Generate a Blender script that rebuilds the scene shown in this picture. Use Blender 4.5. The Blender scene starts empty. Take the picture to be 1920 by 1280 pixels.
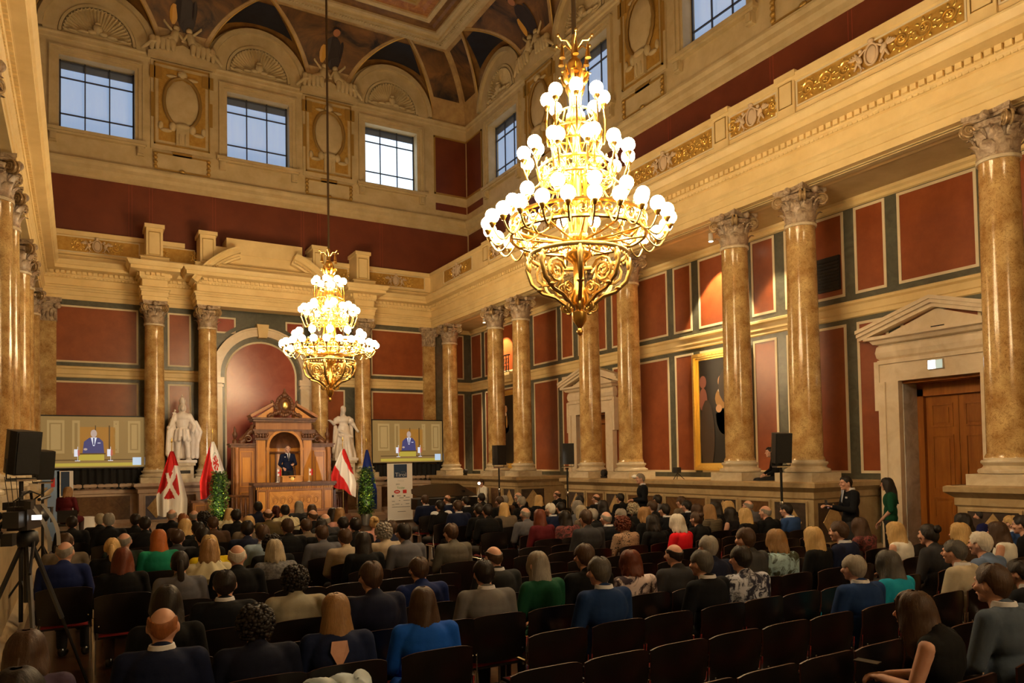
import bpy, math, random
from mathutils import Vector, Matrix
PI=math.pi; R=math.radians
rng=random.Random(7)
sc=bpy.context.scene
# ---------------------------------------------------------------- camera, world, exposure
cam=bpy.data.cameras.new('camera'); camo=bpy.data.objects.new('camera',cam); sc.collection.objects.link(camo)
yaw,pit,rol=0.5305,0.0309,0.0174
fw=Vector((math.sin(yaw)*math.cos(pit),math.cos(yaw)*math.cos(pit),math.sin(pit)))
r0=Vector((math.cos(yaw),-math.sin(yaw),0)); u0=r0.cross(fw)
rr=r0*math.cos(rol)-u0*math.sin(rol); uu=r0*math.sin(rol)+u0*math.cos(rol)
CAM=Vector((-11.9876,-26.5947,2.05))
M=Matrix((rr,uu,-fw)).transposed().to_4x4(); M.translation=CAM
camo.matrix_world=M
cam.sensor_fit='HORIZONTAL'; cam.sensor_width=36; cam.lens=26.073; cam.shift_y=180.2/1920; cam.clip_start=.05; cam.clip_end=300
sc.camera=camo
w=bpy.data.worlds.new('world'); sc.world=w; w.use_nodes=True
w.node_tree.nodes['Background'].inputs[0].default_value=(.55,.72,1,1); w.node_tree.nodes['Background'].inputs[1].default_value=.4
sc.view_settings.view_transform='Standard'; sc.view_settings.look='None'; sc.view_settings.gamma=1; sc.view_settings.exposure=0.0
try: sc.view_settings.use_curve_mapping=False
except: pass
GLOBE=74.0; DAY=.42
LAMP=(1,.74,.42)

# ---------------------------------------------------------------- helpers
def lin(c):
    return tuple(((v/12.92) if v<=.04045 else ((v+.055)/1.055)**2.4) for v in [x/255 for x in c])
def rgb(*c): return lin(c)
class MB:
    def __init__(s): s.v=[]; s.f=[]; s.m=[]; s.mi=0
    def add(s,vs,fs,mi=None):
        o=len(s.v); s.v.extend([tuple(p) for p in vs]); mi=s.mi if mi is None else mi
        for f in fs: s.f.append(tuple(i+o for i in f)); s.m.append(mi)
    def box(s,a,b,mi=None):
        x0,y0,z0=[min(a[i],b[i]) for i in range(3)]; x1,y1,z1=[max(a[i],b[i]) for i in range(3)]
        s.add([(x0,y0,z0),(x1,y0,z0),(x1,y1,z0),(x0,y1,z0),(x0,y0,z1),(x1,y0,z1),(x1,y1,z1),(x0,y1,z1)],
              [(0,3,2,1),(4,5,6,7),(0,1,5,4),(1,2,6,5),(2,3,7,6),(3,0,4,7)],mi); return s
    def obox(s,c,h,ang=0,tilt=0,mi=None):
        q=MB(); q.box((-h[0],-h[1],-h[2]),(h[0],h[1],h[2])); m=Matrix.Translation(c)@Matrix.Rotation(ang,4,'Z')@Matrix.Rotation(tilt,4,'X')
        s.add([m@Vector(p) for p in q.v],q.f,mi); return s
    def lathe(s,prof,n=16,c=(0,0,0),mi=None,cap=True,ax='z'):
        vs=[];k=len(prof)
        for i in range(n):
            a=2*PI*i/n; ca,sa=math.cos(a),math.sin(a)
            for r,z in prof:
                p=(r*ca,r*sa,z)
                if ax=='x': p=(z,r*ca,r*sa)
                if ax=='y': p=(r*ca,z,-r*sa)
                vs.append((c[0]+p[0],c[1]+p[1],c[2]+p[2]))
        fs=[]
        for i in range(n):
            j=(i+1)%n
            for t in range(k-1): fs.append((i*k+t,j*k+t,j*k+t+1,i*k+t+1))
        if cap:
            if prof[0][0]>1e-5: fs.append(tuple(i*k for i in range(n))[::-1])
            if prof[-1][0]>1e-5: fs.append(tuple(i*k+k-1 for i in range(n)))
        s.add(vs,fs,mi); return s
    def ell(s,c,r,n=12,m=8,rot=None,mi=None):
        vs=[(0,0,-1)];fs=[]
        for j in range(1,m):
            a=-PI/2+PI*j/m
            for i in range(n):
                b=2*PI*i/n; vs.append((math.cos(a)*math.cos(b),math.cos(a)*math.sin(b),math.sin(a)))
        vs.append((0,0,1)); L=len(vs)-1
        for i in range(n):
            j=(i+1)%n; fs.append((0,1+j,1+i)); fs.append((L,L-n+i,L-n+j))
            for q in range(m-2): fs.append((1+q*n+i,1+q*n+j,1+(q+1)*n+j,1+(q+1)*n+i))
        T=Matrix.Diagonal((r[0],r[1],r[2])) if hasattr(r,'__len__') else Matrix.Diagonal((r,r,r))
        if rot: T=rot.to_3x3()@T
        cc=Vector(c); s.add([cc+T@Vector(v) for v in vs],fs,mi); return s
    def tube(s,path,rad,n=6,mi=None,closed=False):
        P=[Vector(p) for p in path]; k=len(P)
        if k<2: return s
        rad=rad if hasattr(rad,'__len__') else [rad]*k
        vs=[];up=None
        for i in range(k):
            if closed: t=(P[(i+1)%k]-P[i-1])
            else: t=P[min(i+1,k-1)]-P[max(i-1,0)]
            if t.length<1e-9: t=Vector((0,0,1))
            t.normalize()
            if up is None:
                up=t.orthogonal().normalized()
            up=(up-t*up.dot(t))
            if up.length<1e-6: up=t.orthogonal()
            up.normalize(); sd=t.cross(up)
            for q in range(n):
                a=2*PI*q/n; vs.append(P[i]+(up*math.cos(a)+sd*math.sin(a))*rad[i])
        fs=[]
        for i in range(k if closed else k-1):
            i2=(i+1)%k
            for q in range(n):
                q2=(q+1)%n; fs.append((i*n+q,i*n+q2,i2*n+q2,i2*n+q))
        if not closed: fs.append(tuple(range(n))[::-1]); fs.append(tuple((k-1)*n+q for q in range(n)))
        s.add(vs,fs,mi); return s
    def cap(s,a,ra,b,rb,n=12):
        a=Vector(a);b=Vector(b);d=(b-a); L=d.length
        pr=[]
        for i in range(5): t=-PI/2+PI/2*i/4; pr.append((ra*math.cos(t)+1e-6,ra*math.sin(t)))
        for i in range(5): t=PI/2*i/4; pr.append((rb*math.cos(t)+1e-6,L+rb*math.sin(t)))
        q=MB().lathe(pr,n); rot=Vector((0,0,1)).rotation_difference(d.normalized() if L>0 else Vector((0,0,1))).to_matrix()
        s.add([a+rot@Vector(p) for p in q.v],q.f); return s
    def poly(s,pts,d,mi=None):
        "prism: 3-D planar polygon pushed along vector d"
        n=len(pts); d=Vector(d); P=[Vector(p) for p in pts]
        s.add(P+[p+d for p in P],[tuple(range(n))[::-1],tuple(range(n,2*n))]+[(i,(i+1)%n,n+(i+1)%n,n+i) for i in range(n)],mi); return s
    def grid(s,fn,nu,nv,mi=None,closed=False):
        vs=[fn(i/nu,j/nv) for i in range(nu+1) for j in range(nv+1)]
        fs=[(i*(nv+1)+j,(i+1)*(nv+1)+j,(i+1)*(nv+1)+j+1,i*(nv+1)+j+1) for i in range(nu) for j in range(nv)]
        s.add(vs,fs,mi); return s
    def sweep(s,path,prof,closed=False,side=1,mi=None,capit=True):
        "profile (d,z) swept along XY path, d is the offset to the right of travel * side"
        k=len(path); vs=[];m=len(prof)
        for i in range(k):
            p=Vector(path[i]); 
            a=(p-Vector(path[i-1])) if (i>0 or closed) else None
            b=(Vector(path[(i+1)%k])-p) if (i<k-1 or closed) else None
            if a is None: a=b
            if b is None: b=a
            a=a.normalized(); b=b.normalized()
            na=Vector((a.y,-a.x))*side; nb=Vector((b.y,-b.x))*side
            mm=(na+nb); den=1+na.dot(nb); mm=mm/den if den>.05 else na
            for d,z in prof: vs.append((p.x+mm.x*d,p.y+mm.y*d,z))
        fs=[]
        for i in range(k if closed else k-1):
            j=(i+1)%k
            for t in range(m-1): fs.append((i*m+t,j*m+t,j*m+t+1,i*m+t+1))
        if capit and not closed:
            fs.append(tuple(range(m))); fs.append(tuple((k-1)*m+t for t in range(m))[::-1])
        s.add(vs,fs,mi); return s
    def xf(s,m,start=0):
        for i in range(start,len(s.v)): s.v[i]=tuple(m@Vector(s.v[i]))
        return s
    def mesh(s,name,mats,smooth=None):
        me=bpy.data.meshes.new(name); me.from_pydata(s.v,[],s.f)
        for m in (mats if isinstance(mats,(list,tuple)) else [mats]): me.materials.append(m)
        if any(s.m): me.polygons.foreach_set('material_index',s.m)
        me.update(); 
        if smooth is not None:
            me.polygons.foreach_set('use_smooth',[True]*len(me.polygons))
            if smooth<180: me.set_sharp_from_angle(angle=R(smooth))
        return me
    def build(s,name,mats,parent=None,smooth=None,**kw):
        return link(name,s.mesh(name,mats,smooth),parent,**kw)
def link(name,me,parent=None,label=None,cat=None,group=None,kind=None,loc=None,rz=None):
    o=bpy.data.objects.new(name,me); sc.collection.objects.link(o)
    if parent: o.parent=parent
    if label: o['label']=label
    if cat: o['category']=cat
    if group: o['group']=group
    if kind: o['kind']=kind
    if loc is not None: o.location=loc
    if rz is not None: o.rotation_euler=(0,0,rz)
    return o
def thing(name,label,cat,loc=(0,0,0),rz=0,group=None): return link(name,None,None,label,cat,group,None,loc,rz)
def struct(name,mb,m,smooth=None,**kw): return mb.build(name,m,None,smooth,kind='structure',**kw)
def part(name,mb,m,p,smooth=None,**kw): return mb.build(name,m,p,smooth,**kw)
KIDS={}
def dup(root,loc,rz=0,label=None,group=None,scale=None):
    if not KIDS:
        pass
    def cp(o,par):
        c=o.copy(); sc.collection.objects.link(c); c.parent=par
        for ch in kids(o): cp(ch,c)
        return c
    c=cp(root,None); c.location=loc; c.rotation_euler=(0,0,rz)
    if scale: c.scale=scale
    if label: c['label']=label
    if group: c['group']=group
    return c
_kc={}
def kids(o):
    if o.name not in _kc: _kc[o.name]=list(o.children)
    return _kc[o.name]

# ---------------------------------------------------------------- materials
MT={}
def mat(name,col,rough=.6,metal=0,kind=None,col2=None,scale=3.,amt=.5,bump=0.,emit=None,es=1.,spec=None,trans=0,coat=0):
    if name in MT: return MT[name]
    m=bpy.data.materials.new(name); m.use_nodes=True; nt=m.node_tree; N=nt.nodes; L=nt.links; b=N['Principled BSDF']
    b.inputs['Base Color'].default_value=(*col,1); b.inputs['Roughness'].default_value=rough; b.inputs['Metallic'].default_value=metal
    if spec is not None: b.inputs['Specular IOR Level'].default_value=spec
    if coat: b.inputs['Coat Weight'].default_value=coat; b.inputs['Coat Roughness'].default_value=.08
    if trans: b.inputs['Transmission Weight'].default_value=trans
    if emit: b.inputs['Emission Color'].default_value=(*emit,1); b.inputs['Emission Strength'].default_value=es
    if kind:
        tc=N.new('ShaderNodeTexCoord'); mp=N.new('ShaderNodeMapping'); L.new(tc.outputs['Object'],mp.inputs[0])
        rp=N.new('ShaderNodeValToRGB'); c2=col2 or tuple(x*.6 for x in col); fac=None
        e=rp.color_ramp.elements
        if kind in('noise','cloth','marble','wood','hair','vein','paint'):
            t=N.new('ShaderNodeTexNoise'); t.inputs['Scale'].default_value=scale; t.inputs['Detail'].default_value=7; t.inputs['Roughness'].default_value=.62
            if kind=='marble': t.inputs['Distortion'].default_value=1.6
            if kind=='paint': t.inputs['Distortion'].default_value=.8
            if kind=='wood': mp.inputs['Scale'].default_value=(1,1,.12)
            if kind=='hair': mp.inputs['Scale'].default_value=(1,1,.07)
            L.new(mp.outputs[0],t.inputs['Vector']); fac=t.outputs['Fac']
            e[0].position=.5-amt*.35; e[1].position=.5+amt*.35
        elif kind=='vor':
            t=N.new('ShaderNodeTexVoronoi'); t.inputs['Scale'].default_value=scale; t.feature='F1'
            n2=N.new('ShaderNodeTexNoise'); n2.inputs['Scale'].default_value=scale*.6; L.new(mp.outputs[0],n2.inputs['Vector'])
            mx=N.new('ShaderNodeMixRGB'); mx.inputs[0].default_value=.25; L.new(mp.outputs[0],mx.inputs[1]); L.new(n2.outputs['Color'],mx.inputs[2])
            L.new(mx.outputs[0],t.inputs['Vector']); fac=t.outputs['Distance']; e[0].position=.3; e[1].position=.36
        elif kind=='wave':
            t=N.new('ShaderNodeTexWave'); t.inputs['Scale'].default_value=scale; t.bands_direction='Z'; L.new(mp.outputs[0],t.inputs['Vector']); fac=t.outputs['Fac']; e[0].position=.4; e[1].position=.6
        elif kind=='parquet':
            t=N.new('ShaderNodeTexBrick'); t.inputs['Scale'].default_value=scale; t.inputs['Color1'].default_value=(*col,1); t.inputs['Color2'].default_value=(*c2,1)
            t.inputs['Mortar'].default_value=(.01,.006,.004,1); t.inputs['Mortar Size'].default_value=.006; t.inputs['Brick Width'].default_value=.6; t.inputs['Row Height'].default_value=.12
            L.new(mp.outputs[0],t.inputs['Vector']); L.new(t.outputs['Color'],b.inputs['Base Color']); fac=None
        e[0].color=(*c2,1); e[1].color=(*col,1)
        if fac:
            L.new(fac,rp.inputs[0]); last=rp.outputs['Color']
            if kind=='vein':
                # fine dark veining over the soft clouding
                v=N.new('ShaderNodeTexNoise'); v.inputs['Scale'].default_value=scale*3.2; v.inputs['Detail'].default_value=9; v.inputs['Distortion'].default_value=2.2; L.new(mp.outputs[0],v.inputs['Vector'])
                r2=N.new('ShaderNodeValToRGB'); q=r2.color_ramp.elements; q[0].position=.47; q[0].color=(0,0,0,1); q[1].position=.5; q[1].color=(1,1,1,1); q2=q.new(.53) if hasattr(q,'new') else None
                q2.color=(0,0,0,1)
                L.new(v.outputs['Fac'],r2.inputs[0]); mx=N.new('ShaderNodeMixRGB'); mx.blend_type='MULTIPLY'; 
                mu=N.new('ShaderNodeMath'); mu.operation='MULTIPLY'; mu.inputs[1].default_value=.8; L.new(r2.outputs['Color'],mu.inputs[0]); L.new(mu.outputs[0],mx.inputs[0])
                L.new(last,mx.inputs[1]); mx.inputs[2].default_value=(.42,.3,.2,1); last=mx.outputs[0]
            L.new(last,b.inputs['Base Color'])
            if bump:
                bp=N.new('ShaderNodeBump'); bp.inputs['Strength'].default_value=bump; bp.inputs['Distance'].default_value=.02; L.new(fac,bp.inputs['Height']); L.new(bp.outputs[0],b.inputs['Normal'])
    MT[name]=m; return m
plaster=mat('plaster',rgb(238,214,158),.5,kind='noise',col2=rgb(222,196,138),scale=1.5)
plasterD=mat('ceiling_plaster',rgb(208,188,144),.6,kind='noise',col2=rgb(188,166,120),scale=2)
cream=mat('cream_line',rgb(222,208,176),.45)
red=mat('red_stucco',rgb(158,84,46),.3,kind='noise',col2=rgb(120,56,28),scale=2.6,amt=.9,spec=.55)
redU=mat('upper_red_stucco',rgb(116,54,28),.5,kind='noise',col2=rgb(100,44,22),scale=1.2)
redN=mat('niche_stucco',rgb(172,84,62),.24,kind='marble',col2=rgb(134,54,42),scale=1.3,amt=.9,spec=.6)
green=mat('grey_green_marble',rgb(104,104,90),.3,kind='marble',col2=rgb(62,64,56),scale=3.,amt=.9)
colm=mat('yellow_column_marble',rgb(224,194,134),.17,kind='vein',col2=rgb(156,110,54),scale=3.,amt=.6,spec=.5)
capm=mat('capital_marble',rgb(206,186,158),.45,kind='marble',col2=rgb(110,84,66),scale=7,amt=.55)
basem=mat('base_marble',rgb(224,212,186),.3,kind='marble',col2=rgb(196,178,146),scale=3)
pod=mat('podium_marble',rgb(190,168,128),.35,kind='marble',col2=rgb(156,132,94),scale=3,amt=.8)
podf=mat('front_podium_marble',rgb(206,186,166),.35,kind='marble',col2=rgb(180,150,128),scale=3,amt=.8)
brown=mat('brown_marble_panel',rgb(132,96,60),.25,kind='marble',col2=rgb(70,46,30),scale=4,amt=1.)
dgrey=mat('dark_marble_panel',rgb(84,72,64),.3,kind='marble',col2=rgb(54,44,40),scale=4)
bluem=mat('blue_marble_panel',rgb(108,108,126),.3,kind='marble',col2=rgb(80,80,98),scale=4)
diam=mat('diamond_marble',rgb(200,172,124),.3,kind='marble',col2=rgb(160,130,84),scale=5)
doorm=mat('door_marble',rgb(242,228,204),.25,kind='marble',col2=rgb(216,196,164),scale=2.2,amt=.9)
whitem=mat('pale_marble',rgb(234,236,236),.3,kind='marble',col2=rgb(180,182,178),scale=2.5)
stat=mat('statue_marble',rgb(240,232,224),.4,kind='noise',col2=rgb(224,214,204),scale=4)
gold=mat('gilt_brass',(1.,.66,.2),.28,1,kind='noise',col2=(.8,.48,.12),scale=6)
goldr=mat('relief_gold',(.95,.68,.2),.3,.85)
goldb=mat('gilt_ground',rgb(206,166,84),.45,.3,kind='noise',col2=rgb(184,140,60),scale=8)
brass=mat('aged_brass',(.62,.44,.16),.35,1)
wood=mat('carved_wood',rgb(178,122,70),.32,kind='wood',col2=rgb(136,84,42),scale=9,amt=.9)
woodL=mat('light_inlay_wood',rgb(216,154,72),.3,kind='wood',col2=rgb(182,116,46),scale=9,amt=.8)
woodD=mat('dark_carved_wood',rgb(120,78,48),.4,kind='wood',col2=rgb(84,50,28),scale=9)
inlay=mat('inlay_panel',rgb(222,164,84),.28,kind='marble',col2=rgb(168,104,40),scale=3.2,amt=.8)
doorw=mat('door_wood',rgb(178,112,44),.35,kind='wood',col2=rgb(142,82,28),scale=8)
floorm=mat('parquet',rgb(78,48,28),.3,kind='parquet',col2=rgb(56,34,20),scale=1.2)
black=mat('black_plastic',(.012,.012,.013),.45)
blackc=mat('black_cloth',(.008,.008,.009),.85)
chrome=mat('chrome',(.75,.75,.78),.15,1)
darkm=mat('dark_metal',(.03,.03,.03),.35,.6)
glassd=mat('lens_glass',(.01,.01,.02),.05,spec=1.)
chairm=mat('dark_lacquered_beech',rgb(20,15,14),.3,kind='wood',col2=rgb(11,8,8),scale=7)
chairr=mat('red_seat_cloth',rgb(112,22,20),.85,spec=.2)
edge=mat('beech_edge',rgb(74,44,32),.5)
globe=mat('lamp_glass',(1,1,1),.3,emit=LAMP,es=GLOBE)
blind=mat('window_blind',rgb(190,200,216),.7,kind='wood',col2=rgb(180,190,208),scale=6,emit=(.38,.6,.95),es=DAY*1.25)
blindS=mat('window_blind_sun',rgb(210,220,230),.7,emit=(.62,.8,1.),es=1.6)
steel=mat('window_steel',rgb(72,76,86),.5,.2)
sash=mat('window_sash',rgb(104,116,140),.5)
paintD=mat('vault_painting',rgb(134,92,42),.6,kind='paint',col2=rgb(28,20,16),scale=.9,amt=.45)
navyv=mat('vault_navy',rgb(26,32,46),.5,kind='noise',col2=rgb(18,20,30),scale=3)
ochre=mat('painted_ochre',rgb(138,98,40),.5,kind='noise',col2=rgb(100,66,26),scale=3)
figd=mat('painted_dark_robe',rgb(40,26,24),.6); figg=mat('painted_gold_robe',rgb(206,152,50),.5); figsk=mat('painted_skin',rgb(170,112,72),.6)

# ---------------------------------------------------------------- setting
XR,XL=0.0,-12.92          # frieze planes
AR,AL=1.75,-14.67         # aisle / upper walls
YB=-37.6; UF=.15
CX=-6.46
# floor
b=MB().box((AL-.3,YB-.3,-.1),(AR+2.4,3.,0)); struct('floor',b,floorm)
# entablature around the hall, with the breaks over the front columns
ca=[-9.88,-8.30,-4.62,-3.04]; yf=-.97; hw=.36
path=[(XL,YB),(XL,-.05)]
for x0,x1 in ((ca[0]-hw,ca[0]+hw),(ca[1]-hw,ca[2]+hw),(ca[3]-hw,ca[3]+hw)):
    path+=[(x0,-.05),(x0,yf),(x1,yf),(x1,-.05)]
path+=[(XR,-.05),(XR,YB)]
prof=[(-.56,7.27),(0,7.27),(0,7.4),(.025,7.41),(.025,7.54),(.05,7.56),(.05,7.6),(.09,7.64),(.09,7.68),(.0,7.72),(0,7.92),(.05,7.95),(.08,8.0),(.08,8.13),(.16,8.15),(.34,8.17),(.34,8.27),(.38,8.29),(.42,8.36),(.44,8.4),(.44,8.43),(.05,8.47),(.05,8.62),(.08,8.64),(.02,8.68)]
ent=MB().sweep(path,prof+[(-.3,8.68),(-.56,8.68)],capit=False)
ents=struct('trim_1',ent,plaster)
# moulded soffit strip under the beam
for x in (XR+.28,XL-.28):
    q=MB().box((x-.13,YB,7.255),(x+.13,0,7.27)); q.box((x-.07,YB,7.24),(x+.07,0,7.255)); part('soffit_moulding',q,plasterD,ents)
# dentils and egg row
dn=MB()
def dentils(p,q,off,z0,z1,w,step,dep,mb):
    p=Vector(p);q=Vector(q);L=(q-p).length; t=(q-p)/L; n=Vector((t.y,-t.x)); k=int(L/step)
    for i in range(k):
        c=p+t*(step*(i+.5)+ (L-k*step)/2)+n*(off+dep/2)
        a=t*(w/2); bq=n*(dep/2)
        pts=[c-a-bq,c+a-bq,c+a+bq,c-a+bq]
        mb.add([(v.x,v.y,z0) for v in pts]+[(v.x,v.y,z1) for v in pts],[(0,3,2,1),(4,5,6,7),(0,1,5,4),(1,2,6,5),(2,3,7,6),(3,0,4,7)])
for i in range(len(path)-1):
    a=Vector(path[i]);c=Vector(path[i+1])
    if (c-a).length>.3:
        aa,cc=a,c
        if i==0: aa=Vector((XL,-22.))
        if i==len(path)-2: cc=Vector((XR,-27.))
        dentils(aa,cc,.08,8.04,8.13,.1,.145,.06,dn)
        dentils(aa,cc,.04,7.94,7.985,.06,.1,.03,dn)
part('dentil_row',dn,plaster,ents,kind='stuff')
# back side of beam, aisle ceilings, gallery floor
b=MB(); b.box((XR+.56,YB,7.3),(AR,0.,7.42)); b.box((AL,YB,7.3),(XL-.56,0,7.42)); b.box((XR+.3,YB,8.6),(AR+.2,UF,8.68)); b.box((AL-.2,YB,8.6),(XL-.3,UF,8.68))
struct('ceiling_2',b,plasterD)
# ---- parapet with pedestals and gilded relief panels
par=MB()
pprof=[(.0,8.68),(.0,9.28),(.05,9.31),(.06,9.44),(.02,9.46),(-.16,9.46),(-.16,8.68)]
par.sweep([(XL,YB),(XL,0),(-8.9,0)],pprof); par.sweep([(-4.0,0),(XR,0),(XR,YB)],pprof)
pars=struct('trim_2',par,plaster)
def scroll(mb,cx,cz,r,dirn,y=0,turns=1.6,th=.022,a0=0,n=22):
    P=[];Rr=[]
    for i in range(n):
        t=i/(n-1); a=a0+dirn*t*turns*2*PI; q=r*(1-.86*t); P.append((cx+q*math.cos(a),y-.01-.01*t,cz+q*math.sin(a))); Rr.append(th*(1-.45*t))
    mb.tube(P,Rr,5)
def rinceau(w,h,mid=True):
    "gilded scroll relief in the XZ plane facing -Y, centred"
    g=MB(); n=max(1,int((w/2-(.3 if mid else 0))/(h*.95))); 
    for sgn in (-1,1):
        for i in range(n):
            cx=sgn*((.34 if mid else .02)+h*.45+i*h*.95); d=1 if i%2 else -1; r=h*.36
            scroll(g,cx,0,r,d*sgn,a0=(PI if d*sgn>0 else 0)+ (0 if sgn>0 else PI),th=h*.055)
            for k in range(9):
                a=k*2*PI/9+.3; g.ell((cx+r*1.12*math.cos(a),-.012,r*1.05*math.sin(a)),(h*.055,.012,h*.1),6,4,Matrix.Rotation(-a+PI/2,3,'Y'))
            for k in range(5):
                a=k*2*PI/5; g.ell((cx+r*.25*math.cos(a),-.02,r*.25*math.sin(a)),(h*.05,.015,h*.05),6,4)
    return g
def cherubs(h,s=1.):
    "cartouche with two winged cherubs"
    g=MB()
    g.ell((0,-.03,.0),(h*.22,.03,h*.34),14,8); g.tube([(h*.27*math.cos(a),-.04,h*.4*math.sin(a)) for a in [2*PI*i/20 for i in range(20)]],h*.045,6,closed=True)
    g.ell((0,-.05,h*.5),(h*.12,.05,h*.1)); 
    for sg in(-1,1):
        g.ell((sg*h*.5,-.05,.0),(h*.11,.05,h*.2),8,6,Matrix.Rotation(sg*.5,3,'Y')); g.ell((sg*h*.42,-.06,h*.28),h*.085,8,6)
        g.cap((sg*h*.45,-.06,h*.12),h*.045,(sg*h*.24,-.06,h*.26),h*.03,6); g.cap((sg*h*.53,-.05,-h*.12),h*.06,(sg*h*.42,-.06,-h*.36),h*.035,6); g.cap((sg*h*.58,-.05,-h*.12),h*.06,(sg*h*.7,-.05,-h*.34),h*.035,6)
        for k in range(4): g.ell((sg*h*(.62+.07*k),-.035,h*(.2-.03*k)),(h*.05,.02,h*.17),6,4,Matrix.Rotation(sg*(.6+.25*k),3,'Y'))
        g.tube([(sg*h*(.3+.1*t),-.03,-h*.42+h*.1*math.sin(t*2)) for t in range(4)],h*.03,5)
    return g
pale_rel=mat('relief_plaster',rgb(214,190,158),.5)
rose=mat('rose_marble',rgb(190,128,104),.4)
big_me=rinceau(3.2,.42).mesh('scroll_relief',goldr,60); sm_me=rinceau(1.0,.42).mesh('scroll_relief',goldr,60); md_me=rinceau(2.1,.42).mesh('scroll_relief',goldr,60)
ch_me=cherubs(.46).mesh('cherub_cartouche',pale_rel,60)
def relief(x,y,z,w,rz,me,parent,cart=True):
    q=MB(); q.box((-w/2,-.0,-.22),(w/2,.02,.22)); o=part('gilded_ground',q,goldb,parent); o.location=(x,y,z); o.rotation_euler=(0,0,rz)
    f=MB()
    for a,c in(((-w/2-.03,-.018,-.25),(w/2+.03,.0,-.22)),((-w/2-.03,-.018,.22),(w/2+.03,.0,.25)),((-w/2-.03,-.018,-.22),(-w/2,.0,.22)),((w/2,-.018,-.22),(w/2+.03,.0,.22))): f.box(a,c)
    f=part('relief_frame',f,cream,parent); f.location=(x,y,z); f.rotation_euler=(0,0,rz)
    o=link('scroll_relief',me,parent,loc=(x,y,z),rz=rz)
    if cart: link('cherub_cartouche',ch_me,parent,loc=(x,y,z),rz=rz)
COLY=[-1.09,-4.67,-6.36,-10.0,-11.7,-15.33,-17.03,-20.67,-22.37,-26.0,-27.7,-31.3,-33.0,-36.6]
def pedestal(x,y,rz,parent,z1=9.5,w=.42,dep=.05):
    q=MB(); q.box((-w/2,-dep,8.46),(w/2,.05,z1-.12)); q.box((-w/2-.03,-dep-.03,z1-.12),(w/2+.03,.05,z1)); q.box((-w/2-.02,-dep-.02,8.46),(w/2+.02,.05,8.66))
    for a,c in(((-w/2+.05,-dep-.012,8.84),(w/2-.05,-dep,8.855)),((-w/2+.05,-dep-.012,z1-.2),(w/2-.05,-dep,z1-.185)),((-w/2+.05,-dep-.012,8.84),(-w/2+.065,-dep,z1-.19)),((w/2-.065,-dep-.012,8.84),(w/2-.05,-dep,z1-.19))): q.box(a,c,1)
    o=part('parapet_pedestal',q,[plaster,brass],parent); o.location=(x,y,0); o.rotation_euler=(0,0,rz)
for side,(X,rz) in enumerate(((XR,-PI/2),(XL,PI/2))):
    for y in COLY[1:10]: pedestal(X,y,rz,pars)
    ps=COLY[1:10]
    for a,c in zip(ps[:-1],ps[1:]):
        m=(a+c)/2; w=abs(a-c)-.52
        relief(X+(-.012 if side==0 else .012),m,9.02,w,rz,big_me if w>2 else sm_me,pars)
    relief(X+(-.012 if side==0 else .012),-2.45,9.02,2.3,rz,md_me,pars)
for x in (-11.45,-1.45): relief(x,-.012,9.02,2.35,0,md_me,pars)
for x in (-9.09,-3.83): relief(x,-.012,9.02,.95,0,sm_me,pars,False)
for x in ca: 
    q=MB(); q.box((x-.24,yf+.1,8.45),(x+.24,0,9.6)); q.box((x-.29,yf+.05,9.6),(x+.29,0,9.72)); q.box((x-.28,yf+.06,8.45),(x+.28,0,8.6))
    for a,c in(((x-.17,yf+.085,8.75),(x+.17,yf+.1,8.77)),((x-.17,yf+.085,9.46),(x+.17,yf+.1,9.48)),((x-.17,yf+.085,8.75),(x-.155,yf+.1,9.48)),((x+.155,yf+.085,8.75),(x+.17,yf+.1,9.48))): q.box(a,c,1)
    part('parapet_pedestal',q,[plaster,brass],pars)
# broken segmental pediment and attic block
q=MB(); q.box((CX-2.05,-.75,8.45),(CX+2.05,.05,9.3)); q.box((CX-1.25,-.78,9.1),(CX+1.25,.05,9.62)); part('attic_block',q,plaster,pars)
def segp(sg):
    q=MB(); R0=2.75; zc=9.42-R0; pr=[(-.0,-.32),(.0,-.1),(.06,-.08),(.1,-.02),(.1,.0)]
    n=14; rows=[]
    for i in range(n+1):
        a=R(20)+ (R(60)-R(20))*i/n; row=[]
        for d,rz_ in ((.0,-.34),(.02,-.22),(.22,-.2),(.22,-.1),(.3,-.04),(.3,.0),(-.7,.0),(-.7,-.34)):
            row.append((CX+sg*(R0+rz_)*math.sin(a),yf-d,zc+(R0+rz_)*math.cos(a)))
        rows.append(row)
    vs=[p for r_ in rows for p in r_]; k=8
    fs=[(i*k+t,(i+1)*k+t,(i+1)*k+(t+1)%k,i*k+(t+1)%k) for i in range(n) for t in range(k)]
    fs+= [tuple(range(k)),tuple(n*k+t for t in range(k))]
    q.add(vs,fs)
    for i in range(n*2):
        a=R(21)+R(38)*(i+.5)/(n*2); rr_=R0-.25
        q.obox((CX+sg*rr_*math.sin(a),yf-.09,zc+rr_*math.cos(a)),(.03,.05,.035))
    return q
for sg in(-1,1): part('pediment_segment',segp(sg),plaster,pars)
# ---- wall builder with panels
def frame_rect(mb,place,u0,u1,v0,v1,w=.055,t=.018):
    for a,c in(((u0,v0),(u1,v0+w)),((u0,v1-w),(u1,v1)),((u0,v0+w),(u0+w,v1-w)),((u1-w,v0+w),(u1,v1-w))): mb.box(place(*a,0),place(*c,t))
def panel(parent,place,u0,u1,v0,v1,m=red):
    f=MB(); frame_rect(f,place,u0,u1,v0,v1); part('panel_frame',f,cream,parent)
    q=MB(); q.box(place(u0+.055,v0+.055,0),place(u1-.055,v1-.055,.007)); part('stucco_panel',q,m,parent)
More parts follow.
